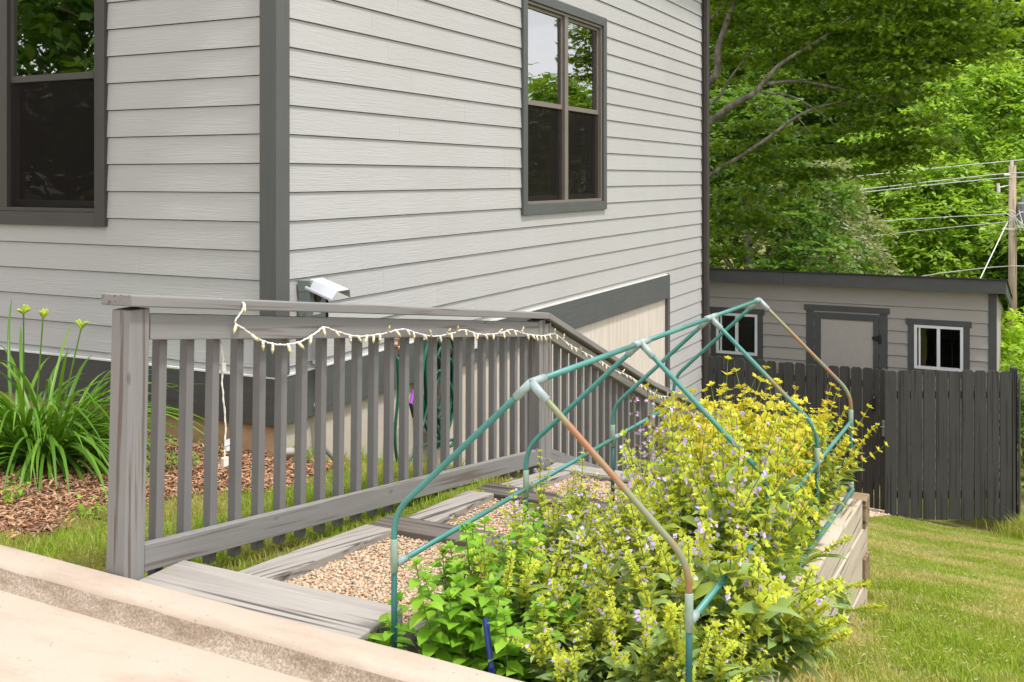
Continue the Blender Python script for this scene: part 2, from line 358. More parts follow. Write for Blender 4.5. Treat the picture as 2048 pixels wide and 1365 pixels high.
# leaf templates: (t along, s side, h up), faces
T_DIA = (np.array([(0, 0, 0), (.45, .5, .06), (1, 0, -.05), (.45, -.5, .06)]), [(0, 3, 2, 1)])
T_LEAF = (np.array([(0, 0, 0), (.3, .5, .05), (.3, 0, -.01), (.3, -.5, .05), (.72, .36, .0), (.7, 0, -.06), (.72, -.36, .0), (1, 0, -.17)]),
          [(0, 2, 1), (0, 3, 2), (1, 2, 5, 4), (2, 3, 6, 5), (4, 5, 7), (5, 6, 7)])
_ma = [(0, 0), (.12, .18), (.0, .60), (.30, .28), (.42, .78), (.52, .26), (.72, .36), (.72, .14), (1.05, 0)]
_mv = [(t, s_, .07 * abs(s_) - .14 * t * t) for t, s_ in _ma] + [(t, -s_, .07 * abs(s_) - .14 * t * t) for t, s_ in _ma[1:-1][::-1]]
T_MAPLE = (np.array(_mv), [tuple(range(len(_mv)))[::-1]])
def unit(a): return a / (np.linalg.norm(a, axis=-1, keepdims=True) + 1e-9)
def leafgeo(P, D, N, Ln, Wd, tpl):
    V0, fs = tpl; k = len(V0); n = len(P)
    D = unit(D); S = unit(np.cross(D, N)); N = np.cross(S, D)
    Ln = np.broadcast_to(np.asarray(Ln, float), (n,)); Wd = np.broadcast_to(np.asarray(Wd, float), (n,))
    V = P[:, None, :] + D[:, None, :] * (V0[None, :, 0:1] * Ln[:, None, None]) + S[:, None, :] * (V0[None, :, 1:2] * Wd[:, None, None]) + N[:, None, :] * (V0[None, :, 2:3] * Ln[:, None, None])
    off = (np.arange(n) * k)[:, None]
    bylen = {}
    for f in fs: bylen.setdefault(len(f), []).append(off + np.array(f)[None, :])
    return V.reshape(-1, 3), [np.concatenate(x) for x in bylen.values()]
def merge(geos):
    Vs = []; by = {}; o = 0
    for V, ps in geos:
        Vs.append(V)
        for p in ps: by.setdefault(p.shape[1], []).append(p + o)
        o += len(V)
    return np.concatenate(Vs), [np.concatenate(x) for x in by.values()]
def rdir(rng, n): return unit(rng.normal(size=(n, 3)))

# ------------------------------------------------------------------ ground
GY = [-5, 2.6, 3.96, 4.97, 5.48, 6.68, 8, 10, 14, 20, 26, 34, 42, 60, 90, 200]
GL = [.04, .04, -.10, -.18, -.30, -.65, -1.12, -1.68, -2.76, -3.3, -4.0, -5.0, -4.6, -1, 9, 30]
RY = [-5, 2.2, 2.6, 4, 5.4, 8, 13.2, 14, 20, 26, 34, 42, 60, 90, 200]
RZ = [.03, .03, .03, -.25, -.587, -1.27, -2.60, -2.78, -3.3, -4.0, -5.0, -4.6, -1, 9, 30]
def ground(x, y):
    a = np.interp(y, GY, GL); b_ = np.interp(y, RY, RZ)
    t = np.clip((x + 1.8) / 1.0, 0, 1)
    z = a * (1 - t) + b_ * t
    z = np.where(z > -4.6, z - np.clip((y - 44) / 20, 0, 1) * np.clip((x - 6) / 14, 0, 1) * np.maximum(z + 5.0, 0), z)
    return z + .02 * np.sin(x * 2.1 + y * 1.3) * np.clip((y - 3) / 3, 0, 1) - .02 * np.clip((y - 6) / 4, 0, 1)
gx = np.unique(np.concatenate([np.linspace(-160, -10, 26), np.linspace(-10, 6, 107), np.linspace(6, 160, 36)]))
gy = np.unique(np.concatenate([np.linspace(-60, -2, 14), np.linspace(-2, 16, 121), np.linspace(16, 60, 40), np.linspace(60, 200, 30)]))
X, Y = np.meshgrid(gx, gy, indexing='ij'); Z = ground(X, Y)
inpath = (X > -2.6) & (X < -.75) & (Y > 2.2) & (Y < 8.6); Z = np.where(inpath, Z - .25, Z)
nx, ny = len(gx), len(gy); idx = np.arange(nx * ny).reshape(nx, ny)
q = np.stack([idx[:-1, :-1], idx[1:, :-1], idx[1:, 1:], idx[:-1, 1:]], -1).reshape(-1, 4)
tag(npmesh('ground', np.stack([X, Y, Z], -1).reshape(-1, 3), [q], M['lawn'], smooth=True), kind='structure')

# patio slab and kerb (outer edge runs from K0 to K1)
K0, K1 = np.array((-3.38, 2.576)), np.array((-1.168, 2.496)); kd = (K1 - K0) / np.linalg.norm(K1 - K0); kn = np.array((kd[1], -kd[0]))
def kpt(s_, o_, z): p = K0 + kd * s_ + kn * o_; return (p[0], p[1], z)
prof = [(0.0, -.25), (0.0, .150), (.008, .161), (.02, .165), (.115, .166), (.128, .163), (.138, .150), (.150, .122), (.165, .105), (.185, .098)]
ss = np.linspace(-6, 8, 141); V = []; rr = random.Random(3)
for s_ in ss:
    for k, (o_, z) in enumerate(prof):
        j = .0035 if 3 < k < 9 else .001
        V.append(kpt(s_, o_ + rr.uniform(-j, j), z + rr.uniform(-j, j) * .5))
k = len(prof); mb = MB(); Fs = []
for i in range(len(ss) - 1):
    for j in range(k - 1): Fs.append((i * k + j, (i + 1) * k + j, (i + 1) * k + j + 1, i * k + j + 1))
mb.add(V, Fs); mb.m = [1 if (f[0] % k) in (6, 7, 8) else 0 for f in mb.f]
tag(mb.build('kerb', [M['conc'], M['conc_dirty']], smooth=True), kind='structure')
mb = MB(); mb.add([kpt(-6, .18, .1), kpt(8, .18, .1), kpt(8, 7, .1), kpt(-6, 7, .1)], [(0, 1, 2, 3)])
tag(mb.build('patio', M['conc']), kind='structure')

# gravel path between step timbers
XL, XR = -2.60, -1.84
ST = [(2.60, .125), (3.90, -.055), (4.88, -.165), (5.92, -.315), (6.95, -.68), (7.95, -1.08)]      # near edge of each step timber and its top
def pathz(y): return np.interp(y, [s[0] for s in ST] + [9.2], [s[1] for s in ST] + [-1.5]) - .035
py_ = np.linspace(2.6, 8.6, 61); px_ = np.linspace(XL, XR + .04, 9)
X, Y = np.meshgrid(px_, py_, indexing='ij'); Z = pathz(Y); n1, n2 = X.shape; idx = np.arange(n1 * n2).reshape(n1, n2)
q = np.stack([idx[:-1, :-1], idx[1:, :-1], idx[1:, 1:], idx[:-1, 1:]], -1).reshape(-1, 4)
tag(npmesh('path', np.stack([X, Y, Z], -1).reshape(-1, 3), [q], M['gravel_bed']), kind='structure')
# pebbles
ico = bmesh.new(); bmesh.ops.create_icosphere(ico, subdivisions=1, radius=1); ico.verts.ensure_lookup_table()
IV = np.array([v_.co[:] for v_ in ico.verts]); IF = np.array([[v_.index for v_ in f.verts] for f in ico.faces]); ico.free()
def pebbles(name, x, y, z, rng, r0, r1):
    n = len(x); s_ = rng.uniform(r0, r1, n)[:, None, None] * (1 + rng.uniform(-.35, .35, (n, 1, 3))) * np.array((1, 1, .7))
    V = IV[None] * s_ * (1 + rng.uniform(-.18, .18, (n, len(IV), 1)))
    a = rng.uniform(0, 6.28, n); c_, d_ = np.cos(a)[:, None], np.sin(a)[:, None]
    V = np.stack([V[..., 0] * c_ - V[..., 1] * d_, V[..., 0] * d_ + V[..., 1] * c_, V[..., 2]], -1) + np.stack([x, y, z], -1)[:, None, :]
    Fi = (IF[None] + (np.arange(n) * len(IV))[:, None, None]).reshape(-1, 3)
    return tag(npmesh(name, V.reshape(-1, 3), [Fi], M['gravel'], smooth=True), kind='stuff')
rng = np.random.default_rng(5)
y = 2.75 + 4.4 * rng.random(40000) ** 1.35; x = rng.uniform(XL, XR + .03, 40000)
pebbles('gravel', x, y, pathz(y) + rng.uniform(-.004, .009, 40000), rng, .0034, .0082)['label'] = 'tan pea gravel filling the path between weathered step timbers'
x = rng.uniform(-2.6, -1.35, 5000); y = rng.uniform(12.0, 13.98, 5000); kk = (x < -1.60 + (y - 12.36) * .1)
x, y = x[kk], y[kk]
pebbles('gravel', x, y, ground(x, y) + .015, rng, .012, .024)['label'] = 'pinkish gravel patch at the foot of the fence gate'
rng = np.random.default_rng(6)

# ------------------------------------------------------------------ step timbers, edging
def timber(label, x0, x1, y0, y1, zt, mat, dz=0, th=.10, grp=None, rot=0):
    o = MB().box(x0, x1, y0, y1, zt - th, zt).build('landscape_timber', mat, bevel=.006)
    if rot:
        c0 = np.array(((x0 + x1) / 2, (y0 + y1) / 2, zt)); o.data.transform(__import__('mathutils').Matrix.Translation(-Vector(c0))); o.location = c0; o.rotation_euler = (0, 0, rot)
    return tag(o, label, 'timber', grp)
timber('wide cracked grey step timber lying against the concrete kerb', -2.735, -1.80, 2.535, 2.83, ST[0][1], M['tim_x'])
timber('dark weathered cross timber, second step of the path beside the railing', -2.66, -1.80, 3.90, 4.06, ST[1][1], M['tim_dark_x'])
timber('dark split cross timber, third step down the gravel path', -2.66, -1.80, 4.88, 5.04, ST[2][1], M['tim_dark_x'])
timber('pale grey cross timber at the foot of the middle railing post', -2.72, -1.80, 5.92, 6.08, ST[3][1], M['tim_x'])
timber('lower cross timber past the middle post, mostly behind sage', -2.66, -1.80, 6.95, 7.10, ST[4][1], M['tim_x'])
def edging(label, xa, xb, ya, yb, za, zb, wd, mat):
    V = []
    for (x_, y_, z_) in ((xa, ya, za), (xb, yb, zb)):
        V += [(x_ - wd / 2, y_, z_ - .09), (x_ - wd / 2, y_, z_), (x_ + wd / 2, y_, z_ - .09), (x_ + wd / 2, y_, z_)]
    mb = MB().add(V, [(0, 1, 3, 2), (4, 6, 7, 5), (0, 4, 5, 1), (2, 3, 7, 6), (0, 2, 6, 4), (1, 5, 7, 3)])
    return tag(mb.build('landscape_timber', mat, bevel=.005), label, 'timber')
edging('grey edging timber between grass strip and first gravel bed, with black cracks', -2.46, -2.60, 2.845, 3.895, .10, -.055, .15, M['tim_y'])
edging('grey edging timber along the second gravel bed under the railing', -2.50, -2.61, 4.07, 4.875, -.06, -.165, .15, M['tim_y'])
edging('grey edging timber along the third gravel bed by the middle post', -2.52, -2.62, 5.05, 5.915, -.17, -.315, .15, M['tim_y'])
edging('grey edging timber below the middle railing post', -2.55, -2.62, 6.09, 6.945, -.33, -.68, .15, M['tim_y'])

# ------------------------------------------------------------------ raised bed
def bedtop(y): return .09 - .054 * (y - 2.6)
rb = empty('raised_bed', (-1.25, 4.0, -.6), 'long raised planter of stacked pale timbers filled with flowering sage', 'planter')
for i in range(5):
    h = .138; off = -(i + 1) * (h + .003)
    e = 5.265 if i % 2 == 0 else 5.40
    MB().shear(-.86 + .004 * (i % 2), -.728 + .005 * (i % 2), 2.50, bedtop(2.50) + off, e, bedtop(e) + off, h).build('side_timber', M['tim_pale_y'], rb, bevel=.006)
    e = -.715 if i % 2 == 1 else -.695
    zt = bedtop(5.35) + off + h
    if i % 2 == 0: MB().box(-1.80, -.712, 5.268, 5.40, zt - h, zt).build('end_timber', M['tim_brown_x'], rb, bevel=.006)
    else: MB().box(-1.80, -.866, 5.268, 5.40, zt - h, zt).build('end_timber', M['tim_brown_x'], rb, bevel=.006)
for i in range(3):
    h = .138; off = -(i + 1) * (h + .003) - .02
    MB().shear(-1.84, -1.70, 2.84, bedtop(2.84) + off, 5.265, bedtop(5.265) + off - .1, h).build('side_timber', M['tim_y'], rb, bevel=.006)
MB().box(-1.795, -.865, 2.53, 2.66, -.4, .06).build('end_timber', M['tim_x'], rb, bevel=.006)
mb = MB(); ns = 12; V = []; Fs = []; rr = random.Random(8)
for i in range(ns + 1):
    for j in range(25):
        yy = 2.64 + (5.275 - 2.64) * j / 24; V.append((-1.72 + .87 * i / ns, yy, bedtop(yy) - .10 + rr.uniform(-.03, .03)))
for i in range(ns):
    for j in range(24): Fs.append((i * 25 + j, (i + 1) * 25 + j, (i + 1) * 25 + j + 1, i * 25 + j + 1))
mb.add(V, Fs).build('soil', M['soil'], rb, smooth=True)
# corner post of the bed nearest the lawn
MB().box(-.70, -.60, 2.7, 2.8, -.3, bedtop(2.7) - .02).build('corner_post', M['tim_pale_y'], rb, bevel=.004)

# ------------------------------------------------------------------ house
XW, YW, YE, ZT = -4.07, 4.97, 14.03, 4.75
house = empty('house', (-7, 9.5, 0), 'two storey house with pale grey lap siding and charcoal corner trim', 'house')
ZL = 1.238; PITCH = .178; BANDT, BANDB = .295, .004
def courses(zlo, zhi):
    k0 = math.floor((zlo - ZL) / PITCH); out = []
    z = ZL + k0 * PITCH
    while z < zhi: out.append((z, z + PITCH)); z += PITCH
    return out
def board(mb, axis, a0, a1, z0, z1, zb, out):
    # one lap board: bottom edge stands 'out' proud, top tucks in; axis 0 runs along X on the Y=YW wall, 1 along Y on X=XW wall
    def o(z): return .0120 - .0110 * (z - zb) / PITCH
    for (lo, hi) in ((z0, z1),):
        if axis == 0: V = [(a, YW - o(z) if s_ else YW + .02, z) for a in (a0, a1) for z in (lo, hi) for s_ in (0, 1)]
        else: V = [(XW + o(z) if s_ else XW - .02, a, z) for a in (a0, a1) for z in (lo, hi) for s_ in (0, 1)]
        mb.add(V, [(0, 1, 3, 2), (4, 6, 7, 5), (2, 3, 7, 6), (1, 5, 7, 3), (0, 2, 6, 4)])
def lap_wall(axis, a_lo, a_hi, zlo, zhi, holes, seed, joint=3.66):
    mb = MB(); r_ = random.Random(seed)
    for zb, zt in courses(zlo, zhi):
        z0, z1 = max(zb, zlo), min(zt - .0048, zhi)  # board stops short: an added slot that deepens the shadow line under each lap
        if z1 <= z0: continue
        cuts = sorted({z0, z1} | {h[k] for h in holes for k in (2, 3) if z0 < h[k] < z1})
        js = []; a = a_lo + r_.uniform(.6, joint)
        while a < a_hi: js.append(a); a += joint
        for c0, c1 in zip(cuts[:-1], cuts[1:]):
            segs = [(a_lo, a_hi)]
            for h in holes:
                if h[2] < (c0 + c1) / 2 < h[3]:
                    ns_ = []
                    for s0, s1 in segs:
                        if h[0] > s0: ns_.append((s0, min(s1, h[0])))
                        if h[1] < s1: ns_.append((max(s0, h[1]), s1))
                    segs = [s for s in ns_ if s[1] > s[0] + .001]
            for s0, s1 in segs:
                pts = [s0] + [j for j in js if s0 + .05 < j < s1 - .05] + [s1]
                for p0, p1 in zip(pts[:-1], pts[1:]):
                    board(mb, axis, p0 + (.0005 if p0 != s0 else 0), p1 - (.0005 if p1 != s1 else 0), c0, c1, zb, 0)
    return mb
# openings: (along0, along1, z0, z1)
LW = (-7.42, -5.555, 1.27, 3.16)       # double window on the left wall
RWN = (8.42, 10.275, 1.26, 3.11)       # double window on the right wall
lap_wall(0, -12.0, XW - .085, BANDT + .012, ZT, [LW], 2).build('wall', M['siding_left'], house)
lap_wall(1, YW + .085, 12.42, BANDT + .012, ZT, [RWN], 4).build('wall', M['siding_right'], house)
mb = lap_wall(1, 12.56, YE, -3.2, BANDT + .012, [], 5); mb2 = lap_wall(1, 12.42, YE, BANDT + .012, ZT, [], 6)
mb.build('wall', M['siding_right'], house); mb2.build('wall', M['siding_right'], house)
# backing sheathing and the far walls so the house is a closed box
mb = MB()
mb.box(-12.0, XW - .03, YE - .02, YE - .01, -3.2, ZT); mb.box(-12.02, -12.0, YW, YE, -1, ZT)
mb.build('rear_wall', M['siding_left'], house)
mb = MB(); mb.add([(-12.5, YW - .45, ZT), (XW + .45, YW - .45, ZT), (XW + .45, YE + .45, ZT), (-12.5, YE + .45, ZT), (-8, YW - .45, ZT + 2.2), (-8, YE + .45, ZT + 2.2)],
                  [(0, 3, 5, 4), (1, 4, 5, 2), (0, 4, 1), (3, 2, 5), (0, 1, 2, 3)])
mb.build('roof', M['roof'], house)
# corner board (two faces) and far corner
mb = MB(); mb.box(XW - .093, XW + .0335, YW - .035, YW + .005, BANDT + .012, ZT)
mb.box(XW - .02, XW + .035, YW - .0335, YW + .092, BANDT + .0122, ZT)
mb.build('corner_board', M['trim_z'], house, bevel=.002)
MB().box(XW - .02, XW + .024, YE - .02, YE + .06, -3.2, ZT).build('corner_board', M['brown'], house, bevel=.002)
ds = MB(); ds.box(XW + .028, XW + .098, YE - .02, YE + .07, -2.6, ZT)
ds.build('downspout', M['brown'], house, bevel=.012)
# band board
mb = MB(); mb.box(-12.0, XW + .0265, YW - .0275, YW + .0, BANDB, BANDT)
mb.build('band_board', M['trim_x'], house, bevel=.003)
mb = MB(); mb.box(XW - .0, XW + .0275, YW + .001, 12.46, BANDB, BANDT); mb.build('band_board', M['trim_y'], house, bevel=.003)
mb = MB(); mb.box(-12.0, XW + .03, YW - .031, YW - .0, BANDT + .0005, BANDT + .011); mb.box(XW, XW + .031, YW + .0005, 12.46, BANDT + .0007, BANDT + .0112)
mb.build('flashing', M['flash'], house)
mb = MB(); mb.box(XW - .02, XW + .026, 12.463, 12.555, -2.6, BANDT - .0); mb.build('trim_board', M['trim_z'], house, bevel=.002)
# foundation
mb = MB(); mb.box(-12, XW - .012, YW + .012, YW + .2, -1.0, BANDB + .01)
mb.build('foundation', M['stucco_low'], house)
mb = MB(); mb.box(XW - .2, XW - .010, YW + .0135, 9.2, -2.5, BANDB + .011); mb.build('foundation', M['stucco'], house)
mb = MB(); mb.box(XW - .2, XW - .010, 9.203, 12.46, -3.2, BANDB + .011); mb.build('foundation', M['panel'], house)
# crawl-space vent
p = onX(949, 684, XW + .02)
mb = MB(); mb.box(XW + .028, XW + .036, p[1] - .10, p[1] + .10, p[2] - .055, p[2] + .055)
for k in range(6): mb.box(XW + .036, XW + .043, p[1] - .088, p[1] + .088, p[2] - .047 + .017 * k, p[2] - .037 + .017 * k)
mb.build('vent', M['white'], house)

def window(axis, w0, w1, z0, z1, zmid, zm, par, units=2, lab=None):
    """double-hung units side by side; trim face stands proud of the siding"""
    def bx(mb, a0, a1, d0, d1, q0, q1):       # d measured outward from the wall plane
        if axis == 0: mb.box(a0, a1, YW - d1, YW - d0, q0, q1)
        else: mb.box(XW + d0, XW + d1, a0, a1, q0, q1)
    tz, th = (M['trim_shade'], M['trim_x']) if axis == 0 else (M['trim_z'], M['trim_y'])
    t = .09
    root = empty('window', ((w0 + w1) / 2, YW, z0) if axis == 0 else (XW, (w0 + w1) / 2, z0)); root.location = Vector(root.location) - Vector(par.location); root.parent = par
    for a0, a1 in ((w0 - t, w0), (w1, w1 + t)): mb = MB(); bx(mb, a0, a1, -.02, .034, z0 - t, z1 + t); mb.build('trim', tz, root, bevel=.002)
    for q0, q1 in ((z0 - t, z0), (z1, z1 + t)): mb = MB(); bx(mb, w0 + .0005, w1 - .0005, -.02, .0335, q0, q1); mb.build('trim', th, root, bevel=.002)
    fr = MB(); f = .028
    bx(fr, w0 + .001, w0 + f, -.09, .012, z0 + .001, z1 - .001); bx(fr, w1 - f, w1 - .001, -.09, .012, z0 + .001, z1 - .001)
    bx(fr, w0 + f, w1 - f, -.09, .0118, z0 + .0012, z0 + f); bx(fr, w0 + f, w1 - f, -.09, .0118, z1 - f, z1 - .0012)
    mids = [w0 + (w1 - w0) * k / units for k in range(1, units)]
    for c_ in mids: bx(fr, c_ - .04, c_ + .04, -.09, .008, z0 + f, z1 - f)
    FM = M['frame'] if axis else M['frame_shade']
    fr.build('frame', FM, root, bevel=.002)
    ed = [w0 + f] + sum([[c_ - .04, c_ + .04] for c_ in mids], []) + [w1 - f]
    for k in range(units):
        a0, a1 = ed[2 * k] + .001, ed[2 * k + 1] - .001
        sh = MB(); s_ = .03; mr = .045
        bx(sh, a0, a0 + s_, -.05, -.018, zm, z1 - f - .001); bx(sh, a1 - s_, a1, -.05, -.018, zm, z1 - f - .001)
        bx(sh, a0 + s_, a1 - s_, -.05, -.0182, z1 - f - s_, z1 - f - .001); bx(sh, a0 + s_, a1 - s_, -.05, -.012, zm, zm + mr)
        sh.build('sash', FM, root, bevel=.002)
        mb = MB(); bx(mb, a0 + s_, a1 - s_, -.036, -.034, zm + mr, z1 - f - s_); mb.build('pane', M['glass'], root)
        sh = MB()
        bx(sh, a0, a0 + s_ + .006, -.085, -.052, z0 + f + .001, zm - .001); bx(sh, a1 - s_ - .006, a1, -.085, -.052, z0 + f + .001, zm - .001)
        bx(sh, a0 + s_ + .006, a1 - s_ - .006, -.085, -.0522, z0 + f + .001, z0 + f + .05)
        sh.build('sash', M['frame_dark'], root, bevel=.002)
        mb = MB(); bx(mb, a0 + s_, a1 - s_, -.072, -.070, z0 + f + .05, zm); mb.build('pane', M['glass_dark'], root)
        mb = MB(); bx(mb, a0 + .002, a1 - .002, -.0235, -.0225, z0 + f + .002, zm - .002); mb.build('insect_screen', M['screen'], root)
    return root
window(0, LW[0], LW[1], LW[2], LW[3], None, 2.17, house)
window(1, RWN[0], RWN[1], RWN[2], RWN[3], None, 2.17, house)
# rooms behind the windows
def room(x0, x1, y0, y1, z0, z1, skip):
    V = [(x, y, z) for x in (x0, x1) for y in (y0, y1) for z in (z0, z1)]
    fs = {'x0': (0, 1, 3, 2), 'x1': (4, 6, 7, 5), 'y0': (0, 4, 5, 1), 'y1': (2, 3, 7, 6), 'z0': (0, 2, 6, 4), 'z1': (1, 5, 7, 3)}
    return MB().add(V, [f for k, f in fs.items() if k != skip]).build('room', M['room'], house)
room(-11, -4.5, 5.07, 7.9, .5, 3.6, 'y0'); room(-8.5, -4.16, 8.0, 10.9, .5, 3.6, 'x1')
# cushions on a window bench, seen through the left window
bench = MB().box(-7.6, -5.3, 5.35, 6.0, .52, 1.42).build('window_bench', M['cushion'], bevel=.03)
tag(bench, 'dim cream bench inside the left window under the pillows', 'bench')
def pillow(x, y, z, sx, sy, sz, label):
    mb = MB(); V = []; Fs = []; n_ = 14
    for k in (1, -1):
        for i in range(n_ + 1):
            for j in range(n_ + 1):
                a, b_ = 2 * i / n_ - 1, 2 * j / n_ - 1; h = ((1 - a ** 4) * (1 - b_ ** 4)) ** .5
                V.append((x + sx * a * (1 - .08 * (1 - b_ * b_)), y + sy * b_ * (1 - .08 * (1 - a * a)), z + k * sz * h))
        o = 0 if k == 1 else (n_ + 1) ** 2
        for i in range(n_):
            for j in range(n_): q_ = o + i * (n_ + 1) + j; Fs.append((q_, q_ + n_ + 1, q_ + n_ + 2, q_ + 1))
    return tag(mb.add(V, Fs).build('pillow', M['cushion'], smooth=True), label, 'pillow', None)
pillow(-6.25, 5.6, 1.51, .30, .22, .08, 'cream pillow inside left window, lower left of the pile')
pillow(-5.78, 5.6, 1.51, .26, .22, .08, 'cream pillow inside left window, lower right of the pile')
pillow(-6.15, 5.65, 1.66, .36, .22, .075, 'long cream pillow on top of the pile behind left window')
mb = MB()
for k in range(9): pass
lp = bpy.data.meshes.new('ceiling_lamp'); bm = bmesh.new(); bmesh.ops.create_uvsphere(bm, u_segments=16, v_segments=8, radius=.13); bmesh.ops.scale(bm, vec=(1, 1, .35), verts=bm.verts); bm.to_mesh(lp); bm.free(); lp.materials.append(M['lamp'])
lo_ = bpy.data.objects.new('ceiling_lamp', lp); C.objects.link(lo_); lo_.location = at(82, -3, 8.6); tag(lo_, 'glowing warm ceiling lamp seen through the left window', 'lamp')

# ------------------------------------------------------------------ power inlet box on right wall
XS = XW + .016
ib = empty('power_inlet_box', (XS, 5.25, .6), 'grey electrical inlet box with its lid flipped open near house corner', 'electrical box')
y0, y1 = 5.165, 5.335; xb = XS + .088
mb = MB(); mb.box(XS, xb, y0, y1, .60, .862); mb.box(XS, XS + .10, y0 - .006, y1 + .006, .80, .872)
mb.box(XS + .055, xb + .004, y0 - .004, y0 + .004, .61, .80)
mb.build('body', M['elec'], ib, bevel=.006)
mb = MB(); mb.box(XS - .002, xb + .012, y1 + .002, y1 + .008, .61, .80); mb.build('side_flange', M['frame_dark'], ib)
mb = MB(); mb.tube([(xb - .001, 5.245, .762), (xb + .012, 5.245, .762)], .032, 20); mb.build('socket', M['black'], ib)
mb = MB(); mb.tube([(XS + .03, y0 - .003, .665), (XS + .03, y0 - .0065, .665)], .019, 16); mb.build('knockout', M['elec'], ib)
mb = MB(); mb.box(xb + .0008, xb + .0022, 5.20, 5.275, .655, .695); mb.build('label_plate', M['label'], ib)
# lid: folded sheet hinged at the top, opened outward
A = np.array((xb - .01, 0, .878)); dr = np.array((.87, 0, -.28)); dr /= np.linalg.norm(dr); up = np.array((-dr[2], 0, dr[0])) * -1
mb = MB(); Lh = .215; th = .003
def lp_(u_, v_, h_): q_ = A + dr * u_ - np.array((.31, 0, .95)) * (-h_); return (q_[0], v_, q_[2])
prof2 = [(y0 - .012, -.062), (y0 - .012, -.050), (y0 + .022, 0), (y1 - .022, 0), (y1 + .012, -.055)]
V = [lp_(u_, yv, hv) for u_ in (0, Lh) for (yv, hv) in prof2]
mb.add(V, [(i, i + 1, i + 6, i + 5) for i in range(4)])
o = mb.build('lid', M['lid'], ib); sm = o.modifiers.new('thickness', 'SOLIDIFY'); sm.thickness = .004
# conduit
cp = [(XS + .03, 5.335, .62), (XS + .03, 5.335, .0), (XS + .03, 5.34, -.12), (XS + .05, 5.37, -.22), (XS + .09, 5.44, -.30), (XS + .13, 5.52, -.36)]
MB().tube(cp, .0165, 10).build('conduit', M['metal_grey'], ib, smooth=True)
mb = MB()
for z in (.33, .06): mb.box(XS - .0, XS + .05, 5.31, 5.36, z, z + .02)
mb.build('conduit_clamp', M['flash'], ib)

# ------------------------------------------------------------------ spigot, hose
sp = onX(795, 702, XS + .06)
spg = empty('spigot', sp, 'copper and brass hose tap on house wall with green hose screwed on', 'tap')
mb = MB(); mb.tube([(XS, sp[1], sp[2] + .03), (sp[0] + .01, sp[1], sp[2] + .03), (sp[0] + .03, sp[1], sp[2] - .02)], .014, 10); mb.build('spout', M['copper'], spg, smooth=True)
mb = MB(); mb.tube([(sp[0] + .01, sp[1], sp[2] + .03), (sp[0] + .01, sp[1], sp[2] + .075)], .008, 8); mb.tube([(sp[0] + .01, sp[1], sp[2] + .075), (sp[0] + .01, sp[1], sp[2] + .088)], .028, 12); mb.build('handle', M['copper'], spg)
mb = MB(); mb.tube([(sp[0] + .03, sp[1], sp[2] - .02), (sp[0] + .032, sp[1], sp[2] - .075)], .02, 12); mb.build('connector', M['black'], spg)
hs = empty('garden_hose', onX(880, 800, XS + .1), 'dark green garden hose coiled on wall hanger behind the railing', 'hose')
rr = random.Random(4); mb = MB(); pts = []
c0 = onX(880, 775, XS + .08)
for k in range(9 * 26):
    a = 2 * math.pi * k / 26; lp_i = k // 26
    hh = .34 + .09 * math.sin(lp_i * 2.3); ww = .13 + .035 * math.cos(lp_i * 1.7)
    top = c0[2] + .40
    pts.append((XS + .05 + .012 * (lp_i % 4) + .01 * math.sin(a * 2 + lp_i), c0[1] + ww * math.sin(a) * 1.35 + .02 * math.sin(lp_i * 3), top - hh + hh * math.cos(a) - (.0 if math.cos(a) > -.5 else .03 * (lp_i % 3))))
mb.tube(pts, .0125, 8)
for k in range(4):
    e_ = [(XS + .06 + .02 * k, c0[1] + (.10 + .02 * k) * math.sin(a) + .09 * math.cos(a) * (-1) ** k, c0[2] + .02 + .30 * math.cos(a) - .06 * k) for a in np.linspace(0, 6.283, 30)]
    mb.tube(e_, .0125, 8)
g0 = onX(795, 715, XS + .09); g1 = onX(797, 930, XS + .10); g2 = onX(815, 945, XS + .2); g3 = onX(858, 890, XS + .12); g4 = onX(905, 880, XS + .1)
def smoothpts(P, n_=14):
    P = [np.array(p) for p in P]; out = []
    P = [2 * P[0] - P[1]] + P + [2 * P[-1] - P[-2]]
    for i in range(1, len(P) - 2):
        for t in np.linspace(0, 1, n_, endpoint=False):
            a, b_, c_, d_ = P[i - 1:i + 3]
            out.append(.5 * ((2 * b_) + (c_ - a) * t + (2 * a - 5 * b_ + 4 * c_ - d_) * t * t + (3 * b_ - a - 3 * c_ + d_) * t ** 3))
    return out + [P[-2]]
mb.tube(smoothpts([g0, onX(797, 780, XS + .09), onX(790, 870, XS + .09), g1, g2, onX(840, 895, XS + .16), g4]), .0115, 8)
mb.tube(smoothpts([onX(838, 880, XS + .1), onX(850, 835, XS + .08), onX(862, 780, XS + .08)]), .0115, 8)
mb.tube(smoothpts([onX(815, 950, XS + .25), onX(835, 925, XS + .22), onX(855, 940, XS + .3), onX(870, 945, XS + .32)]), .0115, 8)
mb.build('tubing', M['hose'], hs, smooth=True)
mb = MB(); q_ = onX(880, 705, XS); mb.box(XS, XS + .012, q_[1] - .10, q_[1] + .10, q_[2] - .06, q_[2] + .05); mb.box(XS + .012, XS + .11, q_[1] - .08, q_[1] + .08, q_[2] - .02, q_[2] - .005); mb.box(XS + .10, XS + .11, q_[1] - .08, q_[1] + .08, q_[2] - .02, q_[2] + .03)
tag(mb.build('hose_hanger', M['black'], bevel=.004), 'black wall bracket carrying the coiled green hose', 'hose hanger')
a, b_ = onX(829, 780, XS + .12), onX(821, 808, XS + .12); mb = MB().tube([a, b_], .014, 10); mb.build('nozzle_sleeve', M['purple'], hs)
a, c_ = b_, onX(829, 834, XS + .14); mb = MB().tube([b_, (b_ + c_) / 2 + (0.0, 0, .0), c_], [.013, .016, .020], 10); mb.build('nozzle', M['black'], hs)

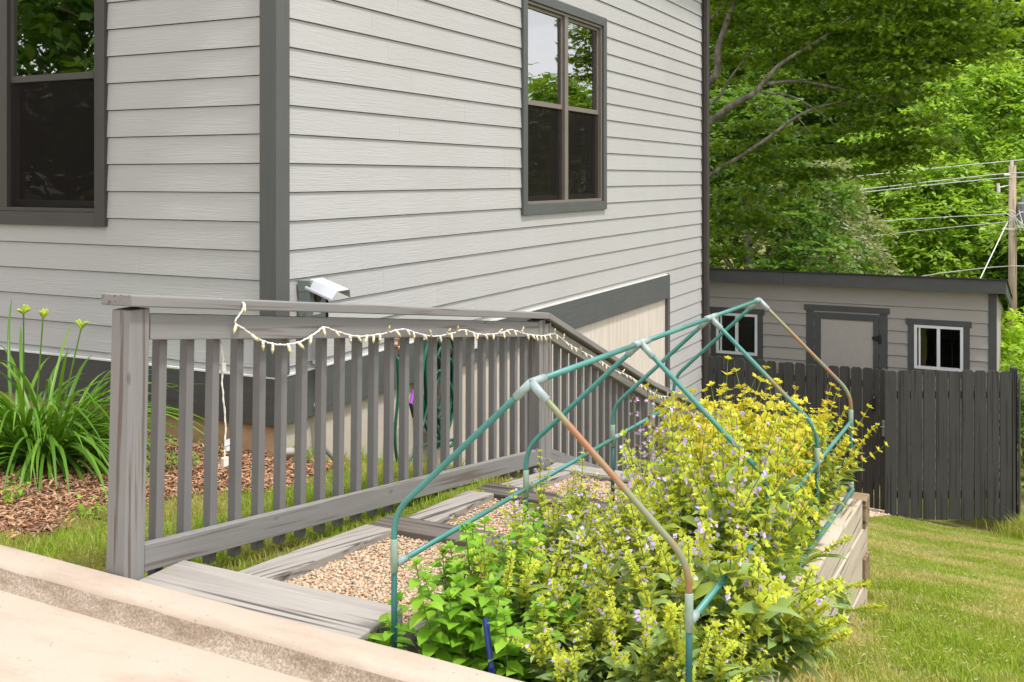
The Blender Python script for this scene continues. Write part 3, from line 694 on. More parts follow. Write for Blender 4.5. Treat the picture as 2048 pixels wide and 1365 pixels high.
# ------------------------------------------------------------------ railing
XP0, XP1 = -2.83, -2.742
def capz(y): return np.interp(y, [2.5, 5.98, 8.03, 10.4], [1.115, .652, -.14, -.92])     # top of the cap
LEAN = .032
def lean(V):
    V = V.copy(); k_ = np.clip(1 - (V[:, 1] - 2.6) / 3.2, 0, 1); V[:, 1] -= LEAN * k_ * np.clip(1.1 - V[:, 2], 0, 2) * .9; return V
rl = empty('railing', (-2.79, 2.64, .1), 'grey stained wooden stair railing with square balusters running downhill', 'railing')
for (y0, y1, zb) in ((2.59, 2.679, -.15), (5.885, 5.974, -.62), (5.977, 6.066, -.62), (7.94, 8.03, -1.5), (8.033, 8.122, -1.5), (10.3, 10.39, -2.2)):
    zt = capz(max(y1, y0)) - .042
    MB().box(XP0, XP1, y0, y1, zb, zt).build('post', M['rail_z'], rl, bevel=.004, fix=lean)
secs = [(2.572, 5.985, 2.682, 5.882, .955), (5.988, 8.03, 6.069, 7.937, .94), (8.033, 10.4, 8.125, 10.3, .94)]
for (ca, cb, ra, rb_, dh) in secs:
    RM = M['rail_y'] if ca < 3 else M['rail_y_steep']
    MB().shear(-2.865, -2.715, ca, capz(ca) - .040, cb, capz(cb) - .040, .040).build('cap_rail', RM, rl, bevel=.005)
    tr = .092
    MB().shear(-2.785, -2.745, ra, capz(ra) - .062 - tr, rb_, capz(rb_) - .062 - tr, tr).build('top_rail', RM, rl, bevel=.003)
    MB().shear(-2.785, -2.745, ra, capz(ra) - dh, rb_, capz(rb_) - dh, tr + .002).build('bottom_rail', RM, rl, bevel=.003, fix=lean)
for (y0, n_, sp_) in ((2.772, 23, .1362), (6.14, 14, .1335), (8.2, 15, .1362)):
    for k in range(n_):
        yy = y0 + sp_ * k
        if 5.85 < yy < 6.0: continue
        MB().box(-2.825, -2.787, yy, yy + .038, capz(yy + .02) - 1.005, capz(yy + .02) - .075).build('baluster', M['bal'], rl, bevel=.003, fix=lean)

# ------------------------------------------------------------------ string lights
lt = empty('string_lights', (-2.72, 3.5, .8), 'white corded fairy lights looped along the upper railing', 'string lights')
XF = -2.722
swag = [onX(441, 599, -2.80), onX(462, 606, -2.76), onX(486, 606, -2.712), onX(484, 622, -2.708), onX(470, 645, XF), onX(487, 658, XF), onX(520, 680, XF), onX(560, 690, XF), onX(600, 684, XF), onX(632, 666, XF), onX(648, 655, XF), onX(675, 664, XF), onX(715, 673, XF), onX(765, 668, XF), onX(805, 659, XF), onX(838, 668, XF), onX(870, 673, XF), onX(905, 667, XF), onX(927, 660, XF), onX(960, 669, XF), onX(1000, 667, XF), onX(1022, 660, XF), onX(1050, 668, XF), onX(1085, 672, XF), onX(1110, 669, XF), onX(1135, 687, XF), onX(1165, 704, XF), onX(1200, 722, XF), onX(1232, 742, XF), onX(1262, 755, XF), onX(1292, 777, XF), onX(1318, 792, XF), onX(1340, 796, XF), onX(1372, 820, XF), onX(1395, 835, XF), onX(1430, 860, XF)]
sp_ = smoothpts(swag, 8); sp2 = [p + np.array((.0035 * math.sin(i * 1.9), 0, .0035 * math.cos(i * 1.9))) for i, p in enumerate(sp_)]
mb = MB().tube(sp_, .0034, 6); mb.tube(sp2, .0026, 5)
hang = [onX(441, 682, -2.80), onX(446, 720, -2.79), onX(444, 760, -2.79), onX(447, 800, -2.79), onX(451, 850, -2.79), onX(450, 890, -2.79), onX(449, 925, -2.79)]
hp = smoothpts(hang, 6); mb.tube(hp, .003, 6); mb.tube([p + np.array((.0, .004 * math.sin(i * 1.3), .0)) for i, p in enumerate(hp)], .0026, 5)
mb.build('cord', M['cord'], lt, smooth=True)
# one bulb mesh, copied
mb = MB(); mb.tube([(0, 0, 0), (0, 0, .010), (0, 0, .014)], [.0042, .0052, .005], 8, 0); mb.tube([(0, 0, .014), (0, 0, .022), (0, 0, .032)], [.0056, .0046, .0008], 8, 1)
b0 = mb.build('bulb', [M['cord'], M['bulb_tip']], smooth=True); b0.parent = lt; first = True
cum = np.concatenate([[0], np.cumsum([np.linalg.norm(sp_[i + 1] - sp_[i]) for i in range(len(sp_) - 1)])]); rr = random.Random(11); s_ = .02; n_b = 0
while s_ < cum[-1] and n_b < 90:
    i = int(np.searchsorted(cum, s_)); p = sp_[min(i, len(sp_) - 1)]
    bo = b0 if first else b0.copy()
    if not first: C.objects.link(bo); bo.parent = lt
    first = False; dn = -1 if rr.random() < .8 else 1
    d_ = Vector((rr.uniform(-.0, .5), rr.uniform(-.7, .7), dn * rr.uniform(.6, 1)))
    bo.location = p - wloc(lt) + np.array((.002, 0, 0)); bo.rotation_euler = d_.to_track_quat('Z', 'Y').to_euler(); bo.scale = (1.28,) * 3
    s_ += rr.uniform(.055, .10); n_b += 1
mb = MB()
p = onX(446, 735, -2.79); mb.box(p[0] - .006, p[0] + .008, p[1] - .010, p[1] + .010, p[2] - .017, p[2] + .017)
p = onX(449, 922, -2.79); mb.box(p[0] - .008, p[0] + .010, p[1] - .014, p[1] + .014, p[2] - .022, p[2] + .014)
mb.build('plug', M['cord'], lt, bevel=.003)
p = onX(453, 886, -2.785); mb = MB(); mb.box(p[0], p[0] + .001, p[1] - .012, p[1] + .018, p[2] - .012, p[2] + .012); p = onX(455, 898, -2.785); mb.box(p[0], p[0] + .001, p[1] - .008, p[1] + .012, p[2] - .009, p[2] + .009); mb.build('tag', M['label'], lt)

# ------------------------------------------------------------------ pipe frame over the bed
PFX0, PFX1, PFXC = -1.714, -.80, -1.257
PY = [2.643, 3.557, 4.472, 5.386]; rp = .0092
hf = empty('pipe_frame', (-1.257, 4.0, 0), 'teal painted plastic pipe frame with gabled arches over the sage bed', 'garden frame')
def apex(i): return .925 - .018 * i
def eave(i): return .495 - .022 * i
def rafter(i, side, mat):
    x = PFX0 if side < 0 else PFX1; y_ = PY[i]; za, ze = apex(i), eave(i)
    A_ = np.array((PFXC, y_, za)); E_ = np.array((x, y_, ze)); d1 = (A_ - E_) / np.linalg.norm(A_ - E_); r_ = .07
    P0 = E_ + d1 * r_; P2 = E_ - np.array((0, 0, r_)); pts = [A_ + (P0 - A_) * k / 5 for k in range(6)]
    for t in np.linspace(.12, 1, 8): pts.append((1 - t) ** 2 * P0 + 2 * t * (1 - t) * E_ + t * t * P2)
    pts.append(np.array((x, y_, ze - .12)))
    MB().tube(pts, rp, 12).build('rafter', mat, hf, smooth=True)
    zb = bedtop(y_) - (.14 if side < 0 else .0)
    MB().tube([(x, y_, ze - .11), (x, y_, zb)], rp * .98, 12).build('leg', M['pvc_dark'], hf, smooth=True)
    MB().tube([(x, y_, ze - .080), (x, y_, ze - .082), (x, y_, ze - .180), (x, y_, ze - .182)], [rp, rp + .0022, rp + .0022, rp], 14).build('collar', M['collar'], hf, smooth=True)
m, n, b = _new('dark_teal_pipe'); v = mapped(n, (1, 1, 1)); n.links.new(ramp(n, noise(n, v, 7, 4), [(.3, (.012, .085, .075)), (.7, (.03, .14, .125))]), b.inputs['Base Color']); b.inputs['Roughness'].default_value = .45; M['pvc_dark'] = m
mats = [(M['pvc'], M['pvc_rust']), (M['pvc'], M['pvc_mid']), (M['pvc_mid'], M['pvc_mid']), (M['pvc'], M['pvc_rust'])]
for i in range(4):
    rafter(i, -1, mats[i][0]); rafter(i, 1, mats[i][1])
    A_ = np.array((PFXC, PY[i], apex(i))); mb = MB()
    for s_ in (-1, 1):
        E_ = np.array((PFX0 if s_ < 0 else PFX1, PY[i], eave(i))); d_ = (E_ - A_) / np.linalg.norm(E_ - A_)
        mb.tube([A_, A_ + d_ * .066, A_ + d_ * .068], [rp + .0036, rp + .0032, rp], 14)
    if i < 3: mb.tube([A_, A_ + np.array((0, .085, -.002))], rp + .0034, 14)
    if i > 0: mb.tube([A_, A_ - np.array((0, .065, -.002))], rp + .0032, 14)
    mb.build('fitting', M['fit'], hf, smooth=True)
for i in range(3):
    MB().tube([(PFXC, PY[i] + .07, apex(i) - .002), (PFXC, PY[i + 1] - .05, apex(i + 1))], rp, 12).build('ridge_pipe', M['pvc'], hf, smooth=True)
    for x, zz in ((PFX0, .357), (PFX1, .357)):
        za, zb = zz - .016 * i, zz - .016 * (i + 1) - .0
        MB().tube([(x, PY[i] + .01, za - .02), (x, PY[i + 1] - .01, zb - .02)], rp * .95, 12).build('side_pipe', M['pvc'], hf, smooth=True)
        MB().tube([(x, PY[i] + .012, za - .02), (x, PY[i] + .06, za - .021)], rp + .003, 12).build('fitting', M['fit'], hf, smooth=True)
mb = MB(); mb.tube([(PFX1 + .01, 2.66, bedtop(2.66) + .014), (PFX1 + .01, PY[3], bedtop(PY[3]) + .014)], rp, 12); mb.build('base_pipe', M['pvc_mid'], hf, smooth=True)
mb = MB(); mb.tube([(PFX1, PY[3], bedtop(PY[3]) + .014), (PFX1 - .12, PY[3] + .02, bedtop(PY[3]) + .016)], rp + .002, 12); mb.tube([(PFX1, PY[3], bedtop(PY[3])), (PFX1, PY[3], bedtop(PY[3]) + .05)], rp + .004, 12); mb.build('fitting', M['fit'], hf, smooth=True)

# ------------------------------------------------------------------ fence
FT = -.945; FBX = XW + .03
def picket(mb, x0, x1, y0, y1, z0, z1, ear=.025, axis=0):
    if axis == 0:
        pr = [(x0, z0), (x1, z0), (x1, z1 - ear), (x1 - ear, z1), (x0 + ear, z1), (x0, z1 - ear)]
        V = [(x, y0, z) for x, z in pr] + [(x, y1, z) for x, z in pr]
    else:
        pr = [(y0, z0), (y1, z0), (y1, z1 - ear), (y1 - ear, z1), (y0 + ear, z1), (y0, z1 - ear)]
        V = [(x0, y, z) for y, z in pr] + [(x1, y, z) for y, z in pr]
    mb.add(V, [(0, 1, 2, 3, 4, 5), (11, 10, 9, 8, 7, 6)] + [(i, (i + 1) % 6, (i + 1) % 6 + 6, i + 6) for i in range(6)])
rr = random.Random(2); YF = 14.03
def pickets(x0, x1, yf, zb, zt, pitch=.1435, gap=.009):
    mb = MB(); x = x0
    while x < x1 - .03:
        wd = min(pitch - gap + rr.uniform(-.002, .002), x1 - x)
        picket(mb, x, x + wd, yf, yf + .017, zb + rr.uniform(-.01, .01), zt + rr.uniform(-.006, .006)); x += pitch
    return mb
fe = empty('picket_fence', (-3.5, YF, -2.8), 'short charcoal picket fence panel between house corner and gate', 'fence')
pickets(FBX, -3.02, YF, -2.85, FT + .0).build('picket_panel', M['fence'], fe, bevel=.002)
mb = MB(); [mb.box(FBX, -3.0, YF + .02, YF + .058, z, z + .085) for z in (-1.2, -2.5)]; mb.build('rail', M['fence'], fe)
MB().box(-3.02, -2.955, YF + .0175, YF + .10, -2.9, FT - .02).build('post', M['fence'], fe, bevel=.003)
ga = empty('fence_gate', (-2.3, YF, -2.75), 'charcoal wooden picket gate with a black pull handle', 'gate')
pickets(-2.945, -1.735, YF - .004, -2.76, FT).build('picket_panel', M['fence'], ga, bevel=.002)
mb = MB(); [mb.box(-2.94, -1.74, YF + .0145, YF + .05, z, z + .085) for z in (-1.2, -2.5)]; mb.build('rail', M['fence'], ga)
mb = MB(); hx = -1.80; mb.tube([(hx, YF - .006, -1.30), (hx, YF - .045, -1.32), (hx, YF - .05, -1.45), (hx, YF - .006, -1.47)], .012, 8); mb.box(hx - .018, hx + .018, YF - .010, YF - .0045, -1.50, -1.27); mb.build('handle', M['black'], ga)
picket(mbp := MB(), -1.725, -1.645, YF + .004, YF + .09, -2.9, FT - .005); tag(mbp.build('gate_post', M['fence'], bevel=.003), 'narrow charcoal post between the gate and the longer fence', 'post')
mb = MB(); p = at(1775, 857, 13.2); mb.box(-1.70, -1.66, YF - .016, YF + .003, -1.80, -1.60); mb.tube([(-1.72, YF - .02, -1.68), (-1.62, YF - .02, -1.68)], .008, 8)
tag(mb.build('gate_latch', M['metal_grey'], bevel=.002), 'small grey steel latch on the gate post', 'latch')
# longer panel, square to the view
fa = np.array((-1.565, 13.18)); fb = np.array((-.16, 13.88)); fdir = (fb - fa) / np.linalg.norm(fb - fa); flen = np.linalg.norm(fb - fa); fang = math.atan2(fdir[1], fdir[0])
fl = empty('picket_fence', (fa[0], fa[1], -2.6), 'longer charcoal dog-ear picket fence panel right of the gate', 'fence')
fl.rotation_euler = (0, 0, fang)
mb = MB(); x = 0; 
while x < flen - .03:
    picket(mb, x, min(x + .1405 + rr.uniform(-.003, .003), flen), -.009, .009, .0 + rr.uniform(-.025, .02), 1.79 + rr.uniform(-.012, .008)); x += .1535
o = mb.build('picket_panel', M['fence'], None, bevel=.002); o.parent = fl
mb = MB(); [mb.box(0, flen, .0105, .05, z, z + .085) for z in (.25, 1.45)]; o = mb.build('rail', M['fence']); o.parent = fl
fr_ = empty('picket_fence', (-.12, 14.0, -2.6), 'fence return running back behind the right end of the charcoal fence', 'fence')
mb = MB(); y_ = 13.95
for k in range(12): picket(mb, -.135, -.118, y_, y_ + .14, -2.9, -.90 - .02 * k, axis=1); y_ += .146
mb.build('picket_panel', M['fence'], fr_, bevel=.002)
MB().box(-.24, -.15, 14.9, 14.99, -3, -.95).build('post', M['fence'], fr_, bevel=.003)

# ------------------------------------------------------------------ shed
YS = 16.0; SX0, SX1 = -7.4, -.433; SR = -.08
sh_ = empty('shed', (-4, 17.5, -3.2), 'low grey garden shed with lap siding and flat sloping roof', 'shed')
mb = MB(); holes = [(-4.40, -3.755, -1.23, -.595), (-1.50, -.85, -1.235, -.605), (-2.90, -1.975, -3.2, -.50)]
z = -1.244 - PITCH * 12
while z < -.09:
    zt = z + PITCH
    if -.36 < z < -.34: zt = SR + .02
    for c0, c1 in [(z, zt - .006)]:
        cuts = sorted({c0, c1} | {h[k] for h in holes for k in (2, 3) if c0 < h[k] < c1})
        for q0, q1 in zip(cuts[:-1], cuts[1:]):
            segs = [(SX0, SX1 - .08)]
            for h in holes:
                if h[2] < (q0 + q1) / 2 < h[3]: segs = [t for s0, s1 in segs for t in ((s0, min(s1, h[0])), (max(s0, h[1]), s1)) if t[1] > t[0] + .001]
            for s0, s1 in segs:
                def of(zz): return .022 - .019 * (zz - z) / PITCH if zt - z < .2 else .022 - .018 * (zz - z) / .3
                V = [(a, YS - of(zz) if s else YS + .02, zz) for a in (s0, s1) for zz in (q0, q1) for s in (0, 1)]
                mb.add(V, [(0, 1, 3, 2), (4, 6, 7, 5), (2, 3, 7, 6), (1, 5, 7, 3), (0, 2, 6, 4)])
    z = zt
    if zt > SR: break
mb.build('wall', M['shed_siding'], sh_)
mb = MB(); mb.add([(SX1, YS + .0, -3.3), (SX1, YS + 4.2, -3.3), (SX1, YS + 4.2, -.75), (SX1, YS, SR), (SX1 - .05, YS + .0, -3.3), (SX1 - .05, YS + 4.2, -3.3), (SX1 - .05, YS + 4.2, -.75), (SX1 - .05, YS, SR)], [(0, 1, 2, 3), (7, 6, 5, 4)])
mb.box(SX0, SX1 - .05, YS + 4.15, YS + 4.2, -3.3, -.76); mb.box(SX0, SX0 + .05, YS + .03, YS + 4.14, -3.3, -.76)
mb.build('side_wall', M['shed_siding'], sh_)
MB().box(SX1 - .093, SX1 + .012, YS - .026, YS + .03, -3.3, SR).build('corner_board', M['shed_trim'], sh_, bevel=.002)
ys0 = YS - .25; sl_ = -.155; ye = YS + 4.4
mb = MB(); xr0, xr1 = SX0 - .15, SX1 + .135
mb.add([(x, y, .115 + sl_ * (y - ys0) - t) for x in (xr0, xr1 + .02) for y in (ys0 - .025, ye) for t in (0, .02)], [(0, 1, 3, 2), (4, 6, 7, 5), (0, 4, 5, 1), (2, 3, 7, 6), (0, 2, 6, 4), (1, 5, 7, 3)])
mb.build('roof', M['roof'], sh_)
mb = MB(); mb.box(xr0, -3.31, ys0, ys0 + .025, -.085, .092); mb.box(-3.307, xr1, ys0, ys0 + .025, -.085, .092)
mb.add([(x, y, .090 + sl_ * (y - ys0) - t) for x in (xr1 - .025, xr1) for y in (ys0 + .026, ye - .02) for t in (0, .17)], [(0, 1, 3, 2), (4, 6, 7, 5), (0, 4, 5, 1), (2, 3, 7, 6), (0, 2, 6, 4), (1, 5, 7, 3)])
mb.build('fascia', M['shed_trim'], sh_)
mb = MB(); mb.add([(xr0, ys0 + .026, -.083), (xr1 - .026, ys0 + .026, -.083), (xr1 - .026, YS + .0, -.084), (xr0, YS + .0, -.084)], [(0, 1, 2, 3)]); mb.build('soffit', M['shed_siding'], sh_)
def shed_window(x0, x1, z0, z1):
    mb = MB(); t = .085; yo = YS - .026
    mb.box(x0 - t, x0, yo, YS, z0 - t, z1); mb.box(x1, x1 + t, yo, YS, z0 - t, z1); mb.box(x0, x1, yo + .0005, YS, z0 - t, z0)
    mb.box(x0 - t - .025, x1 + t + .025, yo - .008, YS, z1 + .0005, z1 + .085)
    root = mb.build('window', M['shed_trim'], sh_, bevel=.002)
    fr = MB(); f = .04; yo = YS - .032
    fr.box(x0, x0 + f, yo, YS + .03, z0, z1); fr.box(x1 - f, x1, yo, YS + .03, z0, z1); fr.box(x0 + f, x1 - f, yo + .0005, YS + .03, z0, z0 + f); fr.box(x0 + f, x1 - f, yo + .0005, YS + .03, z1 - f, z1)
    xm = (x0 + x1) / 2; fr.box(xm - .022, xm + .022, yo + .004, YS + .03, z0 + f, z1 - f)
    fr.box(x0 + f + .02, x0 + f + .045, YS - .01, YS + .02, z0 + f, z1 - f)
    fr.build('frame', M['white'], root, bevel=.003)
    mb = MB(); mb.box(x0 + f + .001, x1 - f - .001, YS + .012, YS + .014, z0 + f + .001, z1 - f - .001); mb.build('pane', M['glass_dark'], root)
shed_window(-4.40, -3.755, -1.23, -.595); shed_window(-1.50, -.85, -1.235, -.605)
V = [(x, y, z) for x in (SX0 + .1, SX1 - .1) for y in (YS + .03, YS + 4) for z in (-3.2, -.8)]
MB().add(V, [(0, 1, 3, 2), (4, 6, 7, 5), (2, 3, 7, 6), (0, 2, 6, 4), (1, 5, 7, 3)]).build('interior_wall', M['frame_dark'], sh_)
mb = MB(); mb.box(-3.02, -2.905, YS - .024, YS, -3.2, -.48); mb.box(-1.97, -1.86, YS - .024, YS, -3.2, -.48); mb.box(-3.05, -1.83, YS - .034, YS, -.479, -.395)
dr_ = mb.build('door', M['shed_trim'], sh_, bevel=.002)
mb = MB(); mb.box(-2.90, -2.81, YS - .02, YS + .01, -3.2, -.50); mb.box(-2.06, -1.98, YS - .02, YS + .01, -3.2, -.50); mb.box(-2.81, -2.06, YS - .0198, YS + .01, -.60, -.50); mb.build('stile', M['shed_trim'], dr_)
MB().box(-2.808, -2.062, YS - .008, YS + .012, -3.2, -.602).build('panel', M['shed_panel'], dr_)
mb = MB(); mb.add([(-2.075, YS - .026, -.86), (-1.95, YS - .026, -.90), (-1.95, YS - .026, -.80), (-2.075, YS - .026, -.83 + .01)], [(0, 1, 2, 3)]); mb.box(-1.985, -1.945, YS - .034, YS - .0245, -.91, -.79); mb.build('hinge', M['black'], dr_)

# ------------------------------------------------------------------ utility pole and wires
PD = 30.0; pb = at(2025, 700, PD); ptop = at(2025, 331, PD)
up_ = empty('utility_pole', (pb[0], pb[1], -4.6), 'weathered brown wooden utility pole with a grey transformer behind the shed', 'utility pole')
mb = MB().tube([(pb[0], pb[1], -4.8), (pb[0], pb[1], ptop[2])], [.135, .10], 14); mb.build('shaft', M['pole'], up_, smooth=True)
p = at(2050, 425, PD - .1); mb = MB().tube([p + (0, 0, -.28), p + (0, 0, .25), p + (0, 0, .29)], [.22, .22, .16], 16); mb.tube([p + (-.06, 0, .28), p + (-.06, 0, .46)], .05, 8); mb.tube([p + (.1, 0, .28), p + (.1, 0, .42)], .04, 8); mb.build('transformer', M['metal_grey'], up_, smooth=False)
p = at(1996, 376, PD); q_ = at(2018, 371, PD); mb = MB().tube([p + (0, 0, .13), p + (.02, 0, -.13)], .045, 8); mb.tube([p, q_], .02, 6); mb.build('cutout', M['flash'], up_)
p = at(2024, 325, PD); mb = MB().tube([p + (0, 0, -.1), p + (0, 0, .06)], .05, 8); p = at(2016, 350, PD); mb.tube([p + (-.1, 0, 0), p + (.1, 0, 0)], .04, 8); mb.build('insulator', M['flash'], up_)
p = at(2018, 435, PD - .12); mb = MB()
for k in range(7): mb.tube(smoothpts([p + (rr.uniform(-.1, .3), rr.uniform(-.05, .05), rr.uniform(-.4, .3)), p + (rr.uniform(0, .4), -.1, rr.uniform(-.3, .3)), p + (rr.uniform(0, .5), 0, rr.uniform(-.4, .3))], 6), .012, 5)
p = at(2008, 456, PD - .1); mb.box(p[0] - .05, p[0] + .28, p[1] - .04, p[1] + .02, p[2] - .05, p[2] + .0)
mb.build('cabling', M['wire'], up_)
wires = [('topmost thin power line running left from the pole top', [(2120, 318, 28), (2025, 322, 30), (1640, 361, 37), (1427, 389, 43), (1200, 430, 50)], .011),
         ('second power line below the topmost, left of the pole', [(2120, 350, 28), (2020, 347, 30), (1760, 375, 35), (1427, 411, 43), (1200, 445, 50)], .012),
         ('third power line, just under the second one', [(2120, 357, 28), (2017, 356, 30), (1800, 377, 34), (1584, 404, 39), (1300, 450, 48)], .012),
         ('thick communication cable crossing left at transformer height', [(2017, 428, 30), (1800, 440, 34), (1617, 455, 38), (1380, 480, 46)], .010),
         ('faint cable just below transformer height', [(2017, 444, 30), (1800, 466, 34), (1621, 490, 38), (1400, 515, 45)], .010),
         ('lowest drooping cable just above the shed roof', [(2100, 535, 28), (2018, 533, 30), (1930, 541, 31.5), (1822, 557, 33), (1600, 600, 37)], .013)]
for lab, pts, r_ in wires:
    tag(MB().tube(smoothpts([at(*p) for p in pts], 10), r_ * 1.35, 6).build('overhead_wire', M['wire'], smooth=True), lab, 'wire')
tag(MB().tube([at(2016, 443, 29.9), at(1945, 590, 27)], .016, 6).build('guy_wire', M['wire'], smooth=True), 'bright slanting guy wire from pole down behind shed roof', 'wire')
# neighbour's house corner seen beyond the pole
nb = empty('neighbour_house', at(2120, 690, 36), 'pale grey house wall glimpsed beyond the pole at the right edge', 'house')
mb = MB(); p = at(2028, 700, 36)
for k in range(10): mb.box(p[0], p[0] + 7, p[1] - .02 * 1, p[1] + 3, -6.2 + .38 * k, -6.2 + .38 * k + .375)
mb.build('wall', M['siding_left'], nb)

# ------------------------------------------------------------------ grass, mulch (stuff)
def blades(name, x, y, z, rng, h0, h1, wd, mat, label):
    n = len(x); P = np.stack([x, y, z], -1); a = rng.uniform(0, 6.283, n); S = np.stack([np.cos(a), np.sin(a), np.zeros(n)], -1)
    cl = .5 + .25 * (np.sin(x * 7.3 + 1.7 * np.sin(y * 5.1)) + np.sin(y * 9.7 + 2.1 * np.sin(x * 4.3 + 1)))
    h = (rng.uniform(h0, h1, n) * (.65 + .75 * cl))[:, None]; ln = unit(rng.normal(size=(n, 3)) * (1, 1, 0)) * rng.uniform(.1, .9, n)[:, None]
    w_ = (wd * rng.uniform(.7, 1.3, n))[:, None]; up = np.array((0, 0, 1.))
    A_ = P - S * w_ / 2; B_ = P + S * w_ / 2; mid = P + h * (.55 * up + .22 * ln); tip = P + h * (.85 * up + .75 * ln)
    V = np.stack([A_, B_, mid + S * w_ * .4, mid - S * w_ * .4, tip], 1).reshape(-1, 3); o = (np.arange(n) * 5)[:, None]
    return tag(npmesh(name, V, [o + np.array([[0, 1, 2, 3]]), o + np.array([[3, 2, 4]])], mat), label, None, None, 'stuff')
rng = np.random.default_rng(21)
def mulch_zone(x, y): return (y > 2.99 + .08 * np.sin(x * 5) + .03 * np.sin(x * 19)) & (x < -3.70 + .16 * np.sin(y * 3.1) + .06 * np.sin(y * 9)) & (y < YW)
n_ = 60000; x = rng.uniform(-5.6, -2.52, n_); y = 2.55 + 5.2 * rng.random(n_) ** 1.25
keep = ~mulch_zone(x, y) & ~((x < XW - .0) & (y > YW)) & (x < np.interp(y, [2.84, 3.9, 7], [-2.545, -2.66, -2.66])) & ((x > -4.05) | (y < 4.9))
keep &= ~((rng.random(n_) < .65) & (x < -3.65 + .1 * np.sin(y * 7)) & (y > 4.6))
x, y = x[keep], y[keep]
blades('grass', x, y, ground(x, y) - .004, rng, .03, .055, .0048, M['grass_lush'], 'short green lawn grass between kerb, railing and house')
tag_l = 'mown lawn with dry straw patches sloping down to the charcoal fence'
n_ = 230000; t_ = rng.random(n_); y = 2.62 + 11.5 * t_ ** 1.15; u_ = rng.random(n_)
x = -.70 + u_ * (np.minimum(3.0, 1.5 + .0 * y) + .7)
x = np.where(y > 5.5, -2.7 + u_ * 4.2, x); x = np.where((y > 5.5) & (x < np.interp(y, [5.6, 9], [-.9, -2.7])), x + 1.8, x)
keep = ~((x < -1.60 + (y - 12.36) * .1) & (y > 12.1)) & ~((x > -1.6) & (y > 13.22 + (x + 1.565) * .5))
x, y = x[keep], y[keep]
blades('grass', x, y, ground(x, y) - .004, rng, .016, .042, .0055, M['grass'], tag_l)
n_ = 6500; t_ = rng.random(n_); yy = 2.7 + 9.5 * t_ ** 1.3; xx = rng.uniform(-.72, 2.2, n_); xx = np.where(yy > 6, xx - 1.0, xx); kk = ~((xx < -.66) & (yy < 5.7)); xx, yy = xx[kk], yy[kk]; n_ = len(xx)
V, ps = leafgeo(np.stack([xx, yy, ground(xx, yy) + rng.uniform(.008, .03, n_)], -1), rdir(rng, n_) * (1, 1, .2), unit(rdir(rng, n_) * .4 + (0, 0, 1)), rng.uniform(.018, .045, n_), rng.uniform(.0025, .005, n_), T_DIA)
M['straw'] = leafm('dry_clipping', [(.42, .37, .17), (.50, .45, .24), (.34, .27, .13), (.44, .45, .17)], .2, .8, .1)
tag(npmesh('grass_clippings', V, ps, M['straw']), 'dry straw clippings strewn over the right lawn', None, None, 'stuff')
# unmown tuft at the right end of the fence
n_ = 2500; x = rng.normal(.12, .2, n_); y = rng.normal(13.62, .2, n_); kk = y < 13.86 + (x + .16) * .5; x, y = x[kk], y[kk]
blades('grass_tuft', x, y, ground(x, y), rng, .10, .30, .009, M['grass_lush'], 'tall unmown grass tuft against the right end of the fence')
# small weeds along foundation
n_ = 1500; y = rng.uniform(5.0, 8.2, n_); x = XW + .03 + np.abs(rng.normal(0, .06, n_)); kk = (np.sin(y * 9) + np.sin(y * 23)) > .4; x, y = x[kk], y[kk]
blades('foundation_weeds', x, y, ground(x, y), rng, .03, .12, .006, M['grass_lush'], 'thin weeds growing along the foot of the house foundation')
# mulch
n_ = 26000; x = rng.uniform(-6.4, -3.5, n_); y = 2.95 + 2.1 * rng.random(n_); keep = mulch_zone(x, y + rng.normal(0, .06, n_)) | ((x < -3.6) & (x > -4.06) & (y > 4.5) & (rng.random(n_) < .6)); x, y = x[keep], y[keep]
P = np.stack([x, y, ground(x, y) + rng.uniform(.004, .03, len(x))], -1); D = rdir(rng, len(x)) * (1, 1, .3); N = unit(rdir(rng, len(x)) * (.5, .5, .3) + (0, 0, 1))
V, ps = leafgeo(P, D, N, rng.uniform(.02, .065, len(x)), rng.uniform(.005, .014, len(x)), T_DIA)
tag(npmesh('mulch', V, ps, M['mulch']), 'shredded reddish bark mulch spread along the house front', None, None, 'stuff')
gx2 = np.linspace(-7.5, -3.55, 50); gy2 = np.linspace(2.95, 4.96, 26); X, Y = np.meshgrid(gx2, gy2, indexing='ij'); Z = ground(X, Y) + .007
Z = np.where(mulch_zone(X, Y), Z, Z - .03); idx = np.arange(X.size).reshape(X.shape); q = np.stack([idx[:-1, :-1], idx[1:, :-1], idx[1:, 1:], idx[:-1, 1:]], -1).reshape(-1, 4)
tag(npmesh('mulch_bed', np.stack([X, Y, Z], -1).reshape(-1, 3), [q], M['mulch_bed'], smooth=True), kind='structure')
# scattered stones at the foundation corner
st = at(845, 1, 5)
for i, (px_, py2, X_, r_, lab) in enumerate([(577, 905, -3.95, .05, 'small pale rock at the foot of the house corner'), (1322, 935, -2.0, .09, 'rounded pale rock on the lower path behind the sage')]):
    p = onX(px_, py2, X_); V = IV * r_ * (1, 1.2, .75) * (1 + np.random.default_rng(i).uniform(-.15, .15, (len(IV), 1))) + p
    o = npmesh('rock', V, [IF], M['rock'], smooth=True); o.modifiers.new('subdivision', 'SUBSURF').render_levels = 2; tag(o, lab, 'rock')
# blue stake
p = at(971, 1238, 3.0); q_ = at(983, 1335, 2.93); mb = MB().tube([q_ - (0, 0, .15), q_, p], .009, 8); tag(mb.build('garden_stake', M['blue']), 'blue plastic stake pushed into the bed among the mint', 'stake')

